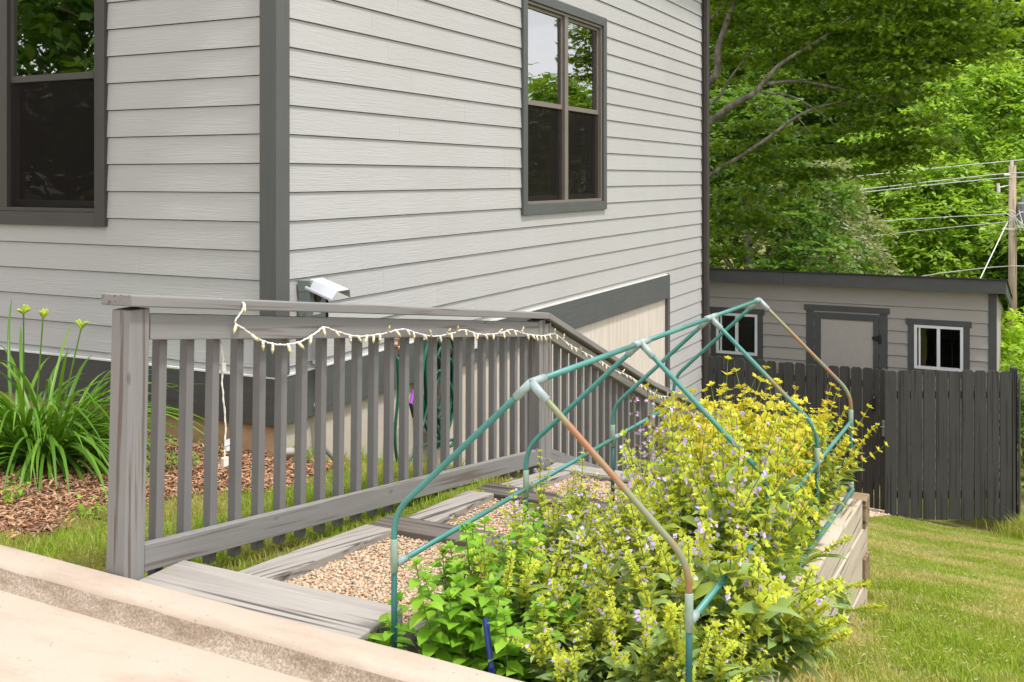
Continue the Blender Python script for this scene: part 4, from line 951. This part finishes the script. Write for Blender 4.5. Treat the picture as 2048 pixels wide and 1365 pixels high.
# ------------------------------------------------------------------ plants
def curve(b0_, d0, length, droop, n_=9, wob=None, rng=None):
    P = [np.array(b0_, float)]; d = np.array(d0, float); d /= np.linalg.norm(d)
    for i in range(n_):
        d = d + np.array((0, 0, -droop / n_))
        if rng is not None and wob: d = d + rng.normal(size=3) * wob
        d /= np.linalg.norm(d); P.append(P[-1] + d * length / n_)
    return np.array(P)
def alongcurve(P, t):
    s = t * (len(P) - 1); i = np.clip(s.astype(int), 0, len(P) - 2); f = (s - i)[:, None]
    return P[i] * (1 - f) + P[i + 1] * f, unit(P[i + 1] - P[i])
def sage(seed, nst, hgt, spread, flower, leafy=1.0, spike=.45, big=1.0):
    rng = np.random.default_rng(seed); stem = MB(); lv = []; cal = []; pet = []; brn = []
    def spikes(P, t0, dense):
        ln = np.sum(np.linalg.norm(np.diff(P, axis=0), axis=1)); nw = max(3, int(ln * (1 - t0) / (.022 if big < 1.4 else .042))); t = np.linspace(t0, 1, nw)
        Q, T = alongcurve(P, t); k = 12
        Pq = np.repeat(Q, k, 0); Tq = np.repeat(T, k, 0); n = len(Pq)
        rd = rdir(rng, n); rd = unit(rd - Tq * np.sum(rd * Tq, -1, keepdims=True))
        taper = np.repeat(np.linspace(1.1, .62, nw), k)
        D = unit(rd + Tq * rng.uniform(.25, .9, n)[:, None]); N = unit(Tq - .3 * rd + .3 * rdir(rng, n))
        cal.append(leafgeo(Pq + rd * .003, D, N, rng.uniform(.017, .025, n) * taper * dense * big, rng.uniform(.0105, .0150, n) * taper * big, T_DIA))
        if flower > 0:
            sel = rng.random(n) < flower
            if sel.any():
                m_ = sel.sum(); Dp = unit(rd[sel] * 1.2 + rdir(rng, m_) * .3 + (0, 0, -.15))
                for kx in range(2): pet.append(leafgeo(Pq[sel] + D[sel] * .011, unit(Dp + rdir(rng, m_) * .35), unit(rdir(rng, m_)), rng.uniform(.013, .019, m_), rng.uniform(.010, .015, m_), T_DIA))
    for i in range(nst):
        a = rng.uniform(0, 6.28); rad = rng.uniform(0, spread * .4); ln = hgt * rng.uniform(.72, 1.12); tilt = rng.uniform(.05, .55) * spread / .22
        P = curve((rad * math.cos(a), rad * math.sin(a), 0), (math.cos(a) * tilt, math.sin(a) * tilt, 1), ln, rng.uniform(-.15, .5), 9, .085, rng)
        stem.tube(P, np.linspace(.0032, .0012, len(P)), 5, caps=False)
        nl = int(22 * leafy); t = np.sort(rng.uniform(.05, .66, nl)); Q, T = alongcurve(P, t); rd = rdir(rng, nl) * (1, 1, .2); D = unit(rd + T * .5)
        lv.append(leafgeo(Q, D, unit(T - D * .4 + .25 * rdir(rng, nl)), rng.uniform(.07, .135, nl) * (1.15 - .5 * t), rng.uniform(.023, .041, nl) * (1.15 - .5 * t), T_LEAF))
        spikes(P, 1 - spike * rng.uniform(.7, 1.1), 1)
        for s_ in range(rng.integers(1, 3)):
            t0 = rng.uniform(.45, .7); Q, T = alongcurve(P, np.array([t0])); d = unit(rdir(rng, 1)[0] * (1, 1, 0)) * .55 + T[0]
            P2 = curve(Q[0], d, ln * rng.uniform(.22, .36), -.2, 5, .05, rng); stem.tube(P2, np.linspace(.002, .001, len(P2)), 4, caps=False); spikes(P2, .3, .9)
    return stem, merge(lv), merge(cal), (merge(pet) if pet else None)
def plant_obj(name, loc, parts, label, cat, group):
    r_ = empty(name, loc, label, cat, group)
    for pn, geo, mat in parts:
        if geo is None: continue
        if isinstance(geo, MB): o = geo.build(pn, mat); o.parent = r_
        else: o = npmesh(pn, geo[0], geo[1], mat); o.parent = r_
    return r_
GRP = 'sage plants filling the raised bed'
LAB = {'lime': 'lime green sage plant with dense calyx spikes, among its likes in the raised bed',
       'gold': 'tall golden yellow sage plant at the far end of the raised bed',
       'lilac': 'sage plant with lilac flowers on lime spikes, middle of the raised bed'}
protos = {}
def get(kind, var):
    if (kind, var) in protos: return protos[(kind, var)], False
    sd_ = {'lime': 100, 'gold': 200, 'lilac': 300}[kind] + var
    s_, l_, c_, p_ = sage(sd_, {'lime': 15, 'gold': 15, 'lilac': 16}[kind], {'lime': .44, 'gold': .58, 'lilac': .47}[kind], {'lime': .24, 'gold': .25, 'lilac': .24}[kind], {'lime': .022, 'gold': .010, 'lilac': .10}[kind], 1.0, {'lime': .56, 'gold': .48, 'lilac': .40}[kind], {'lime': 1.08, 'gold': 1.5, 'lilac': .98}[kind])
    o = plant_obj('sage_plant', (0, 0, 0), [('stems', s_, M['stem']), ('leaves', l_, M['sage_leaf']), ('calyces', c_, M['calyx_gold' if kind == 'gold' else 'calyx_lime']), ('flowers', p_, M['petal'])], LAB[kind], 'sage', GRP)
    protos[(kind, var)] = o; return o, True
spots = []
rr = random.Random(14)
for (x, y, kind, s_) in [(-1.05, 2.80, 'lime', .95), (-.83, 3.12, 'lime', 1.15), (-.85, 3.48, 'lime', 1.0), (-.92, 2.98, 'lime', .95), (-1.22, 2.78, 'lime', .8), (-.80, 2.78, 'lime', .9), (-1.0, 3.16, 'lilac', .95), (-1.28, 3.12, 'lilac', .95), (-1.46, 3.30, 'lilac', .92), (-1.16, 3.36, 'lime', .95), (-.90, 3.34, 'lilac', 1.0),
                         (-1.55, 3.60, 'lilac', .84), (-1.32, 3.62, 'lime', .95), (-1.06, 3.62, 'lilac', 1.0), (-.86, 3.62, 'lime', .95), (-1.52, 3.98, 'lilac', .62), (-1.62, 3.42, 'lilac', .78), (-1.48, 2.97, 'lime', .85), (-1.24, 3.92, 'lilac', 1.05), (-.98, 3.92, 'gold', .85), (-.82, 4.05, 'lime', .9),
                         (-1.40, 4.28, 'lilac', .6), (-1.14, 4.24, 'gold', .9), (-.98, 4.36, 'gold', .88), (-1.40, 4.66, 'lilac', .6), (-1.20, 4.58, 'gold', 1.0), (-1.02, 4.70, 'gold', .95), (-1.34, 4.92, 'gold', 1.05), (-1.08, 4.98, 'gold', 1.1), (-.98, 5.04, 'gold', .98), (-1.20, 5.18, 'gold', 1.05), (-1.0, 5.20, 'gold', 1.0), (-1.42, 5.15, 'gold', .8)]:
    spots.append((x, y, kind, s_))
cnt = 0
for i, (x, y, kind, s_) in enumerate(spots):
    o, new = get(kind, i % 3)
    if not new: o = copy_tree(o)
    s_ = s_ * rr.choice((.82, .9, 1.0, 1.08, 1.18)) * (1.12 if (x > -1.1 and 3.0 < y < 4.2) else 1.0); o.location = (x - (.05 if x > -1.0 and y > 3.05 else 0), y, bedtop(y) - .10); o.rotation_euler = (rr.uniform(-.05, .05), rr.uniform(-.05, .10), rr.uniform(0, 6.28)); tall = 1.28 if (x > -1.12 and 3.3 < y < 4.8) else 1.0; o.scale = (s_, s_, s_ * tall * rr.uniform(.95, 1.08))
# drooping sage over the timber side
def droopy(seed, base, dirv, nst, ln, label, mat):
    rng = np.random.default_rng(seed); stem = MB(); lv = []; cal = []
    for i in range(nst):
        d = np.array(dirv) + rng.normal(size=3) * .25; P = curve(rng.normal(size=3) * .03, d, ln * rng.uniform(.7, 1.1), rng.uniform(.2, .7), 8, .05, rng)
        P[4:, 2] += np.linspace(0, .10, len(P) - 4); stem.tube(P, np.linspace(.0032, .0012, len(P)), 5, caps=False)
        t = np.sort(rng.uniform(.08, .75, 18)); Q, T = alongcurve(P, t); D = unit(rdir(rng, 18) * (1, 1, .3) + T * .6 + (0, 0, -.25))
        lv.append(leafgeo(Q, D, unit(np.array((0, 0, 1)) + .4 * rdir(rng, 18)), rng.uniform(.06, .12, 18), rng.uniform(.02, .034, 18), T_LEAF))
        nw = 9; Q, T = alongcurve(P, np.linspace(.66, 1, nw)); k = 10; Pq = np.repeat(Q, k, 0); Tq = np.repeat(T, k, 0); n = nw * k; rd = rdir(rng, n); D = unit(rd + Tq * .6)
        cal.append(leafgeo(Pq, D, unit(Tq + .4 * rdir(rng, n)), rng.uniform(.018, .027, n), rng.uniform(.009, .0135, n), T_DIA))
    return plant_obj('sage_plant', base, [('stems', stem, M['stem']), ('leaves', merge(lv), M['sage_leaf']), ('calyces', merge(cal), mat)], label, 'sage', None)
droopy(1, (-.88, 3.75, bedtop(3.7) - .05), (.75, .0, .5), 4, .36, 'leafy sage spilling over the timber wall, reaching farthest over the lawn', M['calyx_lime'])
droopy(2, (-.92, 4.35, bedtop(4.3) - .04), (.35, -.2, .9), 5, .34, 'sage with large drooping green leaves beside the pale timber wall', M['calyx_lime'])
droopy(3, (-.80, 3.20, bedtop(3.2) - .02), (.8, .1, .4), 6, .36, 'sage hanging over the timber wall at the bottom edge of the picture', M['calyx_lime'])
droopy(4, (-.92, 4.9, bedtop(4.9) - .04), (.42, .0, 1.0), 7, .44, 'sage with branching golden heads leaning out past the far frame leg', M['calyx_gold'])
droopy(5, (-.95, 2.95, bedtop(2.9) - .02), (.5, -.5, .5), 6, .34, 'low leafy sage at the front right corner of the bed', M['calyx_lime'])

def mint(seed, nst, hgt, spread, ll):
    rng = np.random.default_rng(seed); stem = MB(); lv = []
    for i in range(nst):
        a = rng.uniform(0, 6.28); rad = rng.uniform(0, spread); h = hgt * rng.uniform(.55, 1.1)
        P = curve((rad * math.cos(a), rad * math.sin(a), 0), (math.cos(a) * .25, math.sin(a) * .25, 1), h, rng.uniform(-.1, .1), 8, .04, rng); stem.tube(P, np.linspace(.003, .0018, len(P)), 5, caps=False)
        nn = max(4, int(h / .027))
        for k in range(nn):
            t = (k + .5) / nn; Q, T = alongcurve(P, np.array([t])); az = k * 1.57 + rng.uniform(-.3, .3); sz = ll * (.6 + .6 * math.sin(math.pi * min(1, t * .95))) * rng.uniform(.85, 1.15)
            for s_ in (0, math.pi):
                D = np.array([(math.cos(az + s_), math.sin(az + s_), rng.uniform(-.25, .3))])
                lv.append(leafgeo(Q, D, unit(np.array([(0, 0, 1.)]) + .25 * rdir(rng, 1)), sz, sz * .60, T_LEAF))
        for k in range(8):
            lv.append(leafgeo(P[-1:], unit(rdir(rng, 1) * (1, 1, 0) + (0, 0, rng.uniform(.3, 1.2))), unit(rdir(rng, 1) * .3 + (0, 0, 1)), ll * .5, ll * .3, T_LEAF))
    return stem, merge(lv)
for i, (x, y, ns_, h, sp_, ll, lab) in enumerate([(-1.56, 2.76, 10, .40, .11, .062, 'tall bright green mint plant beside the left front frame leg'), (-1.42, 2.74, 10, .30, .12, .064, 'bushy mint plant at the front of the bed beside blue stake'),
                                        (-1.60, 3.02, 6, .44, .07, .058, 'upright mint plant behind the front left frame leg'), (-1.765, 2.66, 3, .20, .03, .065, 'small young mint plant at the end of the step timber'), (-1.66, 2.60, 6, .12, .10, .05, 'low mint sprigs against the kerb'), (-1.60, 3.22, 7, .36, .10, .056, 'leafy mint plant further back, in front of the dark cross timber'), (-1.36, 2.92, 8, .34, .09, .058, 'mint plant in the middle of the front row, behind blue stake'), (-1.45, 4.75, 3, .28, .05, .05, 'leafy green sprig among sage near the rock')]):
    s_, l_ = mint(40 + i, ns_, h, sp_, ll); plant_obj('mint_plant', (x, y, bedtop(y) - .10 if i != 3 else -.02), [('stems', s_, M['stem']), ('leaves', l_, M['mint'])], lab, 'mint', None)
# lilac sage by the railing, thin stems
rng = np.random.default_rng(77); stem = MB(); cal = []; pet = []; lv = []
for i in range(7):
    P = curve((rng.normal() * .10, rng.normal() * .10, 0), (rng.normal() * .1, rng.normal() * .1, 1), rng.uniform(.52, .66), 0, 7, .03, rng); stem.tube(P, .0018, 5, caps=False)
    for t in (.62, .74, .86, .97):
        Q, T = alongcurve(P, np.array([t])); k = 14; Pq = np.repeat(Q, k, 0); rd = unit(rdir(rng, k) * (1, 1, .4))
        cal.append(leafgeo(Pq, rd, rdir(rng, k), .014, .008, T_DIA)); m_ = 4; pet.append(leafgeo(Pq[:m_] + rd[:m_] * .012, rd[:m_], rdir(rng, m_), .018, .014, T_DIA)); pet.append(leafgeo(Pq[:m_] + rd[:m_] * .012, unit(rd[:m_] + rdir(rng, m_) * .5), rdir(rng, m_), .016, .013, T_DIA))
    Q, T = alongcurve(P, rng.uniform(.05, .5, 12)); lv.append(leafgeo(Q, unit(rdir(rng, 12) * (1, 1, .2)), unit(rdir(rng, 12) * .3 + (0, 0, 1)), .07, .024, T_LEAF))
plant_obj('sage_plant', (-1.60, 4.42, bedtop(4.4) - .10), [('stems', stem, M['stem']), ('calyces', merge(cal), M['calyx_brown']), ('flowers', merge(pet), M['petal']), ('leaves', merge(lv), M['sage_leaf'])], 'thin sage plant with brown calyces and lilac flowers in front of the lower railing', 'sage', None)

# daylily clumps
def lily(seed, n_, ln, loc, label, stalks):
    rng = np.random.default_rng(seed); geos = []
    for i in range(n_):
        a = rng.uniform(0, 6.283); rad = rng.uniform(0, .14); l_ = ln * rng.uniform(.6, 1.15); k = 10
        P = curve((rad * math.cos(a), rad * math.sin(a), 0), (math.cos(a) * rng.uniform(.2, 1.1), math.sin(a) * rng.uniform(.2, 1.1), 1), l_, rng.uniform(1.4, 2.7), k, .02, rng)
        T = unit(np.gradient(P, axis=0)); S = unit(np.cross(T, (0, 0, 1))); w_ = (.0105 * rng.uniform(.75, 1.2) * np.clip(1.15 - np.linspace(0, 1, k + 1) ** 3 * 1.1, .05, 1))[:, None]
        Nn = np.cross(S, T); V = np.stack([P - S * w_ + Nn * w_ * .5, P, P + S * w_ + Nn * w_ * .5], 1).reshape(-1, 3); i0 = np.arange(k)[:, None] * 3
        geos.append((V, [np.concatenate([i0 + np.array([[0, 1, 4, 3]]), i0 + np.array([[1, 2, 5, 4]])])]))
    st = MB(); bd = MB()
    for (dx, dy, h) in stalks:
        P = curve((dx * .4, dy * .4, 0), (dx * .6, dy * .6, 1), h, -.02, 6); st.tube(P, .0045, 6)
        for k in range(5):
            d = np.array((rng.normal() * .6, rng.normal() * .6, .8)); d /= np.linalg.norm(d); bd.tube([P[-1] - (0, 0, .01), P[-1] + d * .018, P[-1] + d * .04, P[-1] + d * .048], [.004, .010, .009, .002], 6)
    r_ = plant_obj('daylily', loc, [('leaves', merge(geos), M['daylily'])] + ([('stalks', st, M['daylily']), ('buds', bd, M['bud'])] if stalks else []), label, 'daylily', None)
lily(3, 210, 1.0, (-4.88, 4.02, ground(-4.88, 4.02)), 'large daylily clump with arching strap leaves beside the near post', [])
lily(5, 190, 1.0, (-5.12, 4.05, ground(-5.12, 4.05)), 'daylily clump at the left edge carrying yellow green buds on tall stalks', [(.12, .05, .82), (.0, .0, .84), (.36, .16, .78)])
# small weeds and clover on the mulch
for i, (px_, py2, d_, lab) in enumerate([(185, 1000, 4.7, 'small clover weed on the mulch edge near the left edge'), (360, 890, 5.8, 'small green weed on the mulch behind the first balusters'), (30, 950, 4.9, 'low clover patch under the daylily leaves at the left edge'), (590, 890, 6.3, 'leafy weed beside the house corner foundation')]):
    p = at(px_, py2, d_); rng = np.random.default_rng(i + 60); n_ = 45; a = rng.uniform(0, 6.28, n_); rad = rng.uniform(0, .12, n_)
    P = np.stack([rad * np.cos(a), rad * np.sin(a), rng.uniform(.01, .09, n_)], -1)
    g = leafgeo(P, rdir(rng, n_) * (1, 1, .3), unit(rdir(rng, n_) * .4 + (0, 0, 1)), rng.uniform(.02, .04, n_), rng.uniform(.014, .024, n_), T_LEAF)
    st = MB(); [st.tube([(P[k][0] * .3, P[k][1] * .3, 0), P[k]], .001, 4, caps=False) for k in range(0, n_, 3)]
    plant_obj('weed', (p[0], p[1], float(ground(p[0], p[1]))), [('leaves', g, M['mint']), ('stems', st, M['stem'])], lab, 'weed', None)

# ------------------------------------------------------------------ trees
def sprays(rng, C_, r3, n, per, ll, lw, out=.8, droop=.35, shell=.55):
    """n drooping twigs on the shell of an ellipsoid, each carrying 'per' leaves"""
    d = rdir(rng, n); d[:, 2] = np.abs(d[:, 2]) * np.where(rng.random(n) < .75, 1, -1); rad = shell + (1 - shell) * rng.random(n) ** .6
    P = C_ + d * np.array(r3) * rad[:, None]
    dirs = unit(d * (1, 1, .25) * out + rdir(rng, n) * .6); tl = ll * per * .30 * rng.uniform(.7, 1.3, n)
    t = np.linspace(.05, 1, per); Q = P[:, None, :] + dirs[:, None, :] * (tl[:, None] * t)[..., None] + np.array((0, 0, -1.)) * (tl[:, None] * droop * t ** 2)[..., None]
    side = unit(np.cross(dirs, (0, 0, 1)))[:, None, :] * np.where(np.arange(per) % 2, 1, -1)[None, :, None]
    D = unit(side * .9 + dirs[:, None, :] * .7 + rng.normal(size=(n, per, 3)) * .25 + np.array((0, 0, -.2))); N = unit(np.array((0, 0, 1.)) + rng.normal(size=(n, per, 3)) * .45)
    k = n * per
    return leafgeo(Q.reshape(k, 3), D.reshape(k, 3), N.reshape(k, 3), ll * rng.uniform(.7, 1.25, k), lw * rng.uniform(.75, 1.2, k), T_DIA)
def tree(seed, h, wd, leafmat, label, loc, nl=16, ns_=110, ll=.24, lw=.13, group=None, conic=0, low=.15):
    rng = np.random.default_rng(seed); geos = []; tr = MB()
    tr.tube([(0, 0, -.3), (rng.normal() * .1, rng.normal() * .1, h * .4), (rng.normal() * .2, rng.normal() * .2, h * .85)], [wd * .035, wd * .025, .03], 9)
    nl = int(nl * 2.0); ns_ = int(ns_ * .56)
    for i in range(nl):
        t = low + (1 - low) * (i + .5) / nl; env = math.sin(math.pi * min(1, .18 + t * .80)) ** .7 if not conic else 1.05 - t
        a = i * 2.4 + rng.uniform(-.4, .4); rad = wd * .5 * env * rng.uniform(.45, .92); c_ = np.array((rad * math.cos(a), rad * math.sin(a), h * (t * .92 + .02)))
        r_ = wd * rng.uniform(.095, .175) * (.65 + .5 * env)
        geos.append(sprays(rng, c_, (r_, r_, r_ * .52), ns_, 7, ll, lw, shell=.6))
        tr.tube([(0, 0, max(.3, c_[2] - rad * .7)), c_ * (.5, .5, 1) - (0, 0, rad * .25), c_], [wd * .010, wd * .006, .012], 6)
    r = empty('tree', loc, label, 'tree', group); V, ps = merge(geos)
    o = tr.build('trunk', M['bark'], smooth=True); o.parent = r
    o = npmesh('crown', V, ps, leafmat); o.parent = r
    return r
def gz(p): return (p[0], p[1], float(ground(p[0], p[1])) - .1)
def place(px, d): p = at(px, 400, d); return gz(p)
# bright trees behind the shed and pole
tree(11, 10.6, 8.2, M['locust'], 'bright yellow-green tree behind the utility pole at right', place(1985, 41), 20, 170, .26, .13)
tree(12, 8.6, 6.0, M['locust'], 'mid green tree between the wires, left of the pole', place(1775, 39), 18, 150, .25, .13)
tree(13, 7.4, 4.8, M['paleleaf'], 'pale silvery-green tree above the shed roof', place(1630, 33), 16, 130, .20, .09)
tree(14, 7.2, 5.4, M['locust'], 'green tree right behind the shed and lowest cable', place(1890, 36), 16, 130, .25, .12)
tree(15, 14.0, 9.5, M['darkleaf'], 'tall dark tree rising behind the bright tree at upper right', place(1930, 56), 22, 190, .32, .17)
tree(16, 15.0, 9.0, M['darkleaf'], 'tall shaded tree behind the wires, centre of the woods', place(1720, 58), 22, 190, .32, .17)
tree(17, 9.0, 6.0, M['darkleaf'], 'dark green tree in maple shade above shed left end', place(1490, 30), 18, 160, .22, .13)
tree(18, 15, 9, M['locust'], 'sunlit green treetop at the upper right corner', place(2080, 54), 20, 170, .32, .17)
tree(19, 16, 9, M['darkleaf'], 'dark tree deep behind the maple limbs', place(1520, 60), 22, 180, .34, .18)
tree(20, 6.0, 4.4, M['darkleaf'], 'dark bushy tree at the right edge behind the pole', place(2090, 34), 14, 130, .22, .12)
# reflected in the glass: trees across the side yard and behind the camera
tree(21, 10, 8, M['locust'], 'green tree across the side yard mirrored in the right window', (6.5, 34, -4.6), 16, 150, .26, .14, None)
tree(22, 11.4, 8, M['darkleaf'], 'dark tree across the side yard mirrored in the window left half', (11.5, 36, -4.6), 16, 150, .28, .15, None)
tree(23, 10, 8, M['locust'], 'lighter tree mirrored in the right half of side window', (3.2, 37, -4.6), 16, 150, .26, .14, None)
tree(24, 9, 7.5, M['darkleaf'], 'dark tree behind the patio mirrored in the left window', (-14, -6, 0), 16, 150, .28, .15, None)
tree(25, 9, 7, M['darkleaf'], 'second dark tree behind patio mirrored in left window', (-19.5, -6.5, 0), 16, 150, .28, .15, None)

# maple with limbs reaching over the shed
mroot = at(1290, 700, 19.5); mz = float(ground(mroot[0], mroot[1])) - .2
mp_ = empty('maple_tree', (mroot[0], mroot[1], mz), 'big maple behind the house with grey limbs spreading over the shed', 'tree')
mb = MB()
def limb(pts, r0, r1): 
    P = smoothpts(pts, 7); mb.tube(P, np.linspace(r0 * .62, r1 * .62, len(P)), 9)
mb.tube([(mroot[0], mroot[1], mz), at(1290, 600, 19.5), at(1300, 330, 19.5), at(1320, 100, 19.5), at(1330, -200, 19.5)], [.30, .24, .21, .17, .10], 12)
limb([at(1300, 330, 19.5), at(1420, 245, 19), at(1470, 208, 18.5), at(1510, 185, 18.2), at(1560, 130, 18), at(1640, 80, 17.6), at(1720, 20, 17.4)], .13, .03)
limb([at(1535, 168, 18.1), at(1600, 163, 17.9), at(1680, 178, 17.6), at(1760, 192, 17.4), at(1830, 215, 17.2)], .055, .015)
limb([at(1300, 430, 19.5), at(1425, 348, 19), at(1520, 288, 18.4), at(1610, 225, 18), at(1700, 207, 17.8), at(1790, 240, 17.6)], .08, .015)
limb([at(1520, 185, 18.2), at(1580, 192, 18.0), at(1625, 215, 17.8), at(1670, 250, 17.7)], .035, .01)
limb([at(1310, 250, 19.5), at(1425, 205, 19.2), at(1465, 150, 19), at(1515, 85, 18.8)], .06, .02)
limb([at(1310, 220, 19.5), at(1424, 160, 19), at(1436, 100, 18.8), at(1455, 40, 18.7), at(1485, -40, 18.6)], .13, .06)
limb([at(1420, 40, 19.2), at(1450, 8, 19), at(1480, -40, 18.9)], .07, .03)
limb([at(1560, 185, 18), at(1600, 240, 17.9), at(1625, 270, 17.8)], .02, .008)
mb.build('trunk', M['bark'], mp_, smooth=True)
rng = np.random.default_rng(31); geos = []
lobes = [(1460, -60, 18.5, 1.0), (1580, -70, 18, 1.0), (1700, -60, 17.6, 1.1), (1820, -50, 17.2, 1.0), (1930, -30, 17, .9), (1500, 40, 19.2, .75), (1600, 40, 18.2, .8), (1700, 55, 17.6, .85), (1800, 60, 17.3, .85), (1900, 50, 17.1, .8), (1975, 70, 16.9, .6),
         (1560, 120, 18.6, .6), (1660, 130, 18, .7), (1760, 135, 17.4, .8), (1840, 140, 17.2, .65), (1455, 120, 19.5, .5), (1700, 215, 17.9, .55), (1790, 240, 17.4, .65), (1850, 280, 17.3, .5), (1800, 310, 17.4, .5), (1760, 290, 17.7, .5), (1600, 300, 18.4, .6), (1690, 300, 18.2, .55), (1480, 290, 19, .6), (1540, 350, 18.7, .6), (1620, 345, 18.6, .45), (1460, 420, 19, .6), (1530, 440, 18.9, .5), (1450, 500, 19.2, .5), (1520, 250, 19.2, .45), (1440, 40, 19.6, .5)]
for (px_, py2, d_, r_) in lobes:
    c_ = at(px_, py2, d_); n_ = int(1250 * r_ * r_ + 160); d = rdir(rng, n_); P = c_ + d * np.array((r_, r_, r_ * .62)) * (rng.random(n_) ** .45)[:, None] * 1.12
    # leaves hang in flat tiers
    P[:, 2] = c_[2] + np.round((P[:, 2] - c_[2]) / .36) * .36 + rng.normal(0, .055, n_) - .10 * ((P[:, 0] - c_[0]) ** 2 + (P[:, 1] - c_[1]) ** 2)
    D = unit(rdir(rng, n_) * (1, 1, .3) + (0, 0, -.45)); N = unit(np.array((0, 0, 1.)) + rdir(rng, n_) * .55)
    geos.append(leafgeo(P, D, N, rng.uniform(.07, .115, n_), rng.uniform(.065, .11, n_), T_MAPLE))
for k in range(7):      # crown above the picture, which shades the limbs below
    a = k * 2.4; rad = 1.2 + 3.2 * (k / 16); c_ = np.array((mroot[0] + rad * math.cos(a), mroot[1] + rad * math.sin(a), 5.4 + 2.4 * rng.random())); n_ = 900; d = rdir(rng, n_)
    P = c_ + d * np.array((1.5, 1.5, .9)) * (rng.random(n_) ** .4)[:, None]; geos.append(leafgeo(P, unit(rdir(rng, n_) * (1, 1, .3) + (0, 0, -.4)), unit(np.array((0, 0, 1.)) + rdir(rng, n_) * .5), .15, .13, T_MAPLE))
V, ps = merge(geos); npmesh('crown', V, ps, M['maple'], mp_)

# shrubs at the right edge
def shrub(seed, loc, r3, n_, ll, lw, mat, label, kind='shrub'):
    rng = np.random.default_rng(seed); st = MB()
    for k in range(7): st.tube([(0, 0, -.1), np.array((rng.normal() * .4, rng.normal() * .4, .7)) * r3 * .8], [.015, .005], 5, caps=False)
    g = sprays(rng, np.array((0, 0, r3[2] * .9)), r3, n_, 7, ll, lw, .7, .3, .3)
    return plant_obj(kind, loc, [('stems', st, M['stem_brown']), ('leaves', g, mat)], label, 'shrub', None)
p = at(2040, 760, 17.2); shrub(1, (p[0], p[1], -2.6), np.array((.6, .6, 1.05)), 420, .13, .055, M['lime_leaf'], 'lime green feathery shrub behind the right end of the fence')
p = at(2058, 860, 14.6); shrub(2, (p[0], p[1], -2.75), np.array((.35, .4, .75)), 200, .10, .06, M['darkleaf'], 'dark leafy shrub at the right edge beside the fence end')
p = at(2050, 800, 16.0); shrub(3, (p[0], p[1], -2.8), np.array((.45, .4, .9)), 200, .10, .06, M['locust'], 'mid green shrub behind the fence return at right edge')

# far wooded hillside: one mass
rng = np.random.default_rng(99); geos = []
for k in range(95):
    az = rng.uniform(-8, 36); d_ = rng.uniform(66, 96); px_ = PX0 + F * math.tan(R(az)); yc = d_; xc = (px_ - PX0) / F * d_
    x, y = CA * xc - SA * yc, SA * xc + CA * yc
    if y > 120: continue
    z = float(ground(x, y)); r_ = rng.uniform(3.2, 5.2); geos.append(sprays(rng, np.array((x, y, z + rng.uniform(3, 9))), (r_, r_, r_ * 1.25), 330, 6, .55, .34))
V, ps = merge(geos); tag(npmesh('woods', V, ps, M['woodleaf']), 'dense green woods on the hillside behind the trees', None, None, 'stuff')
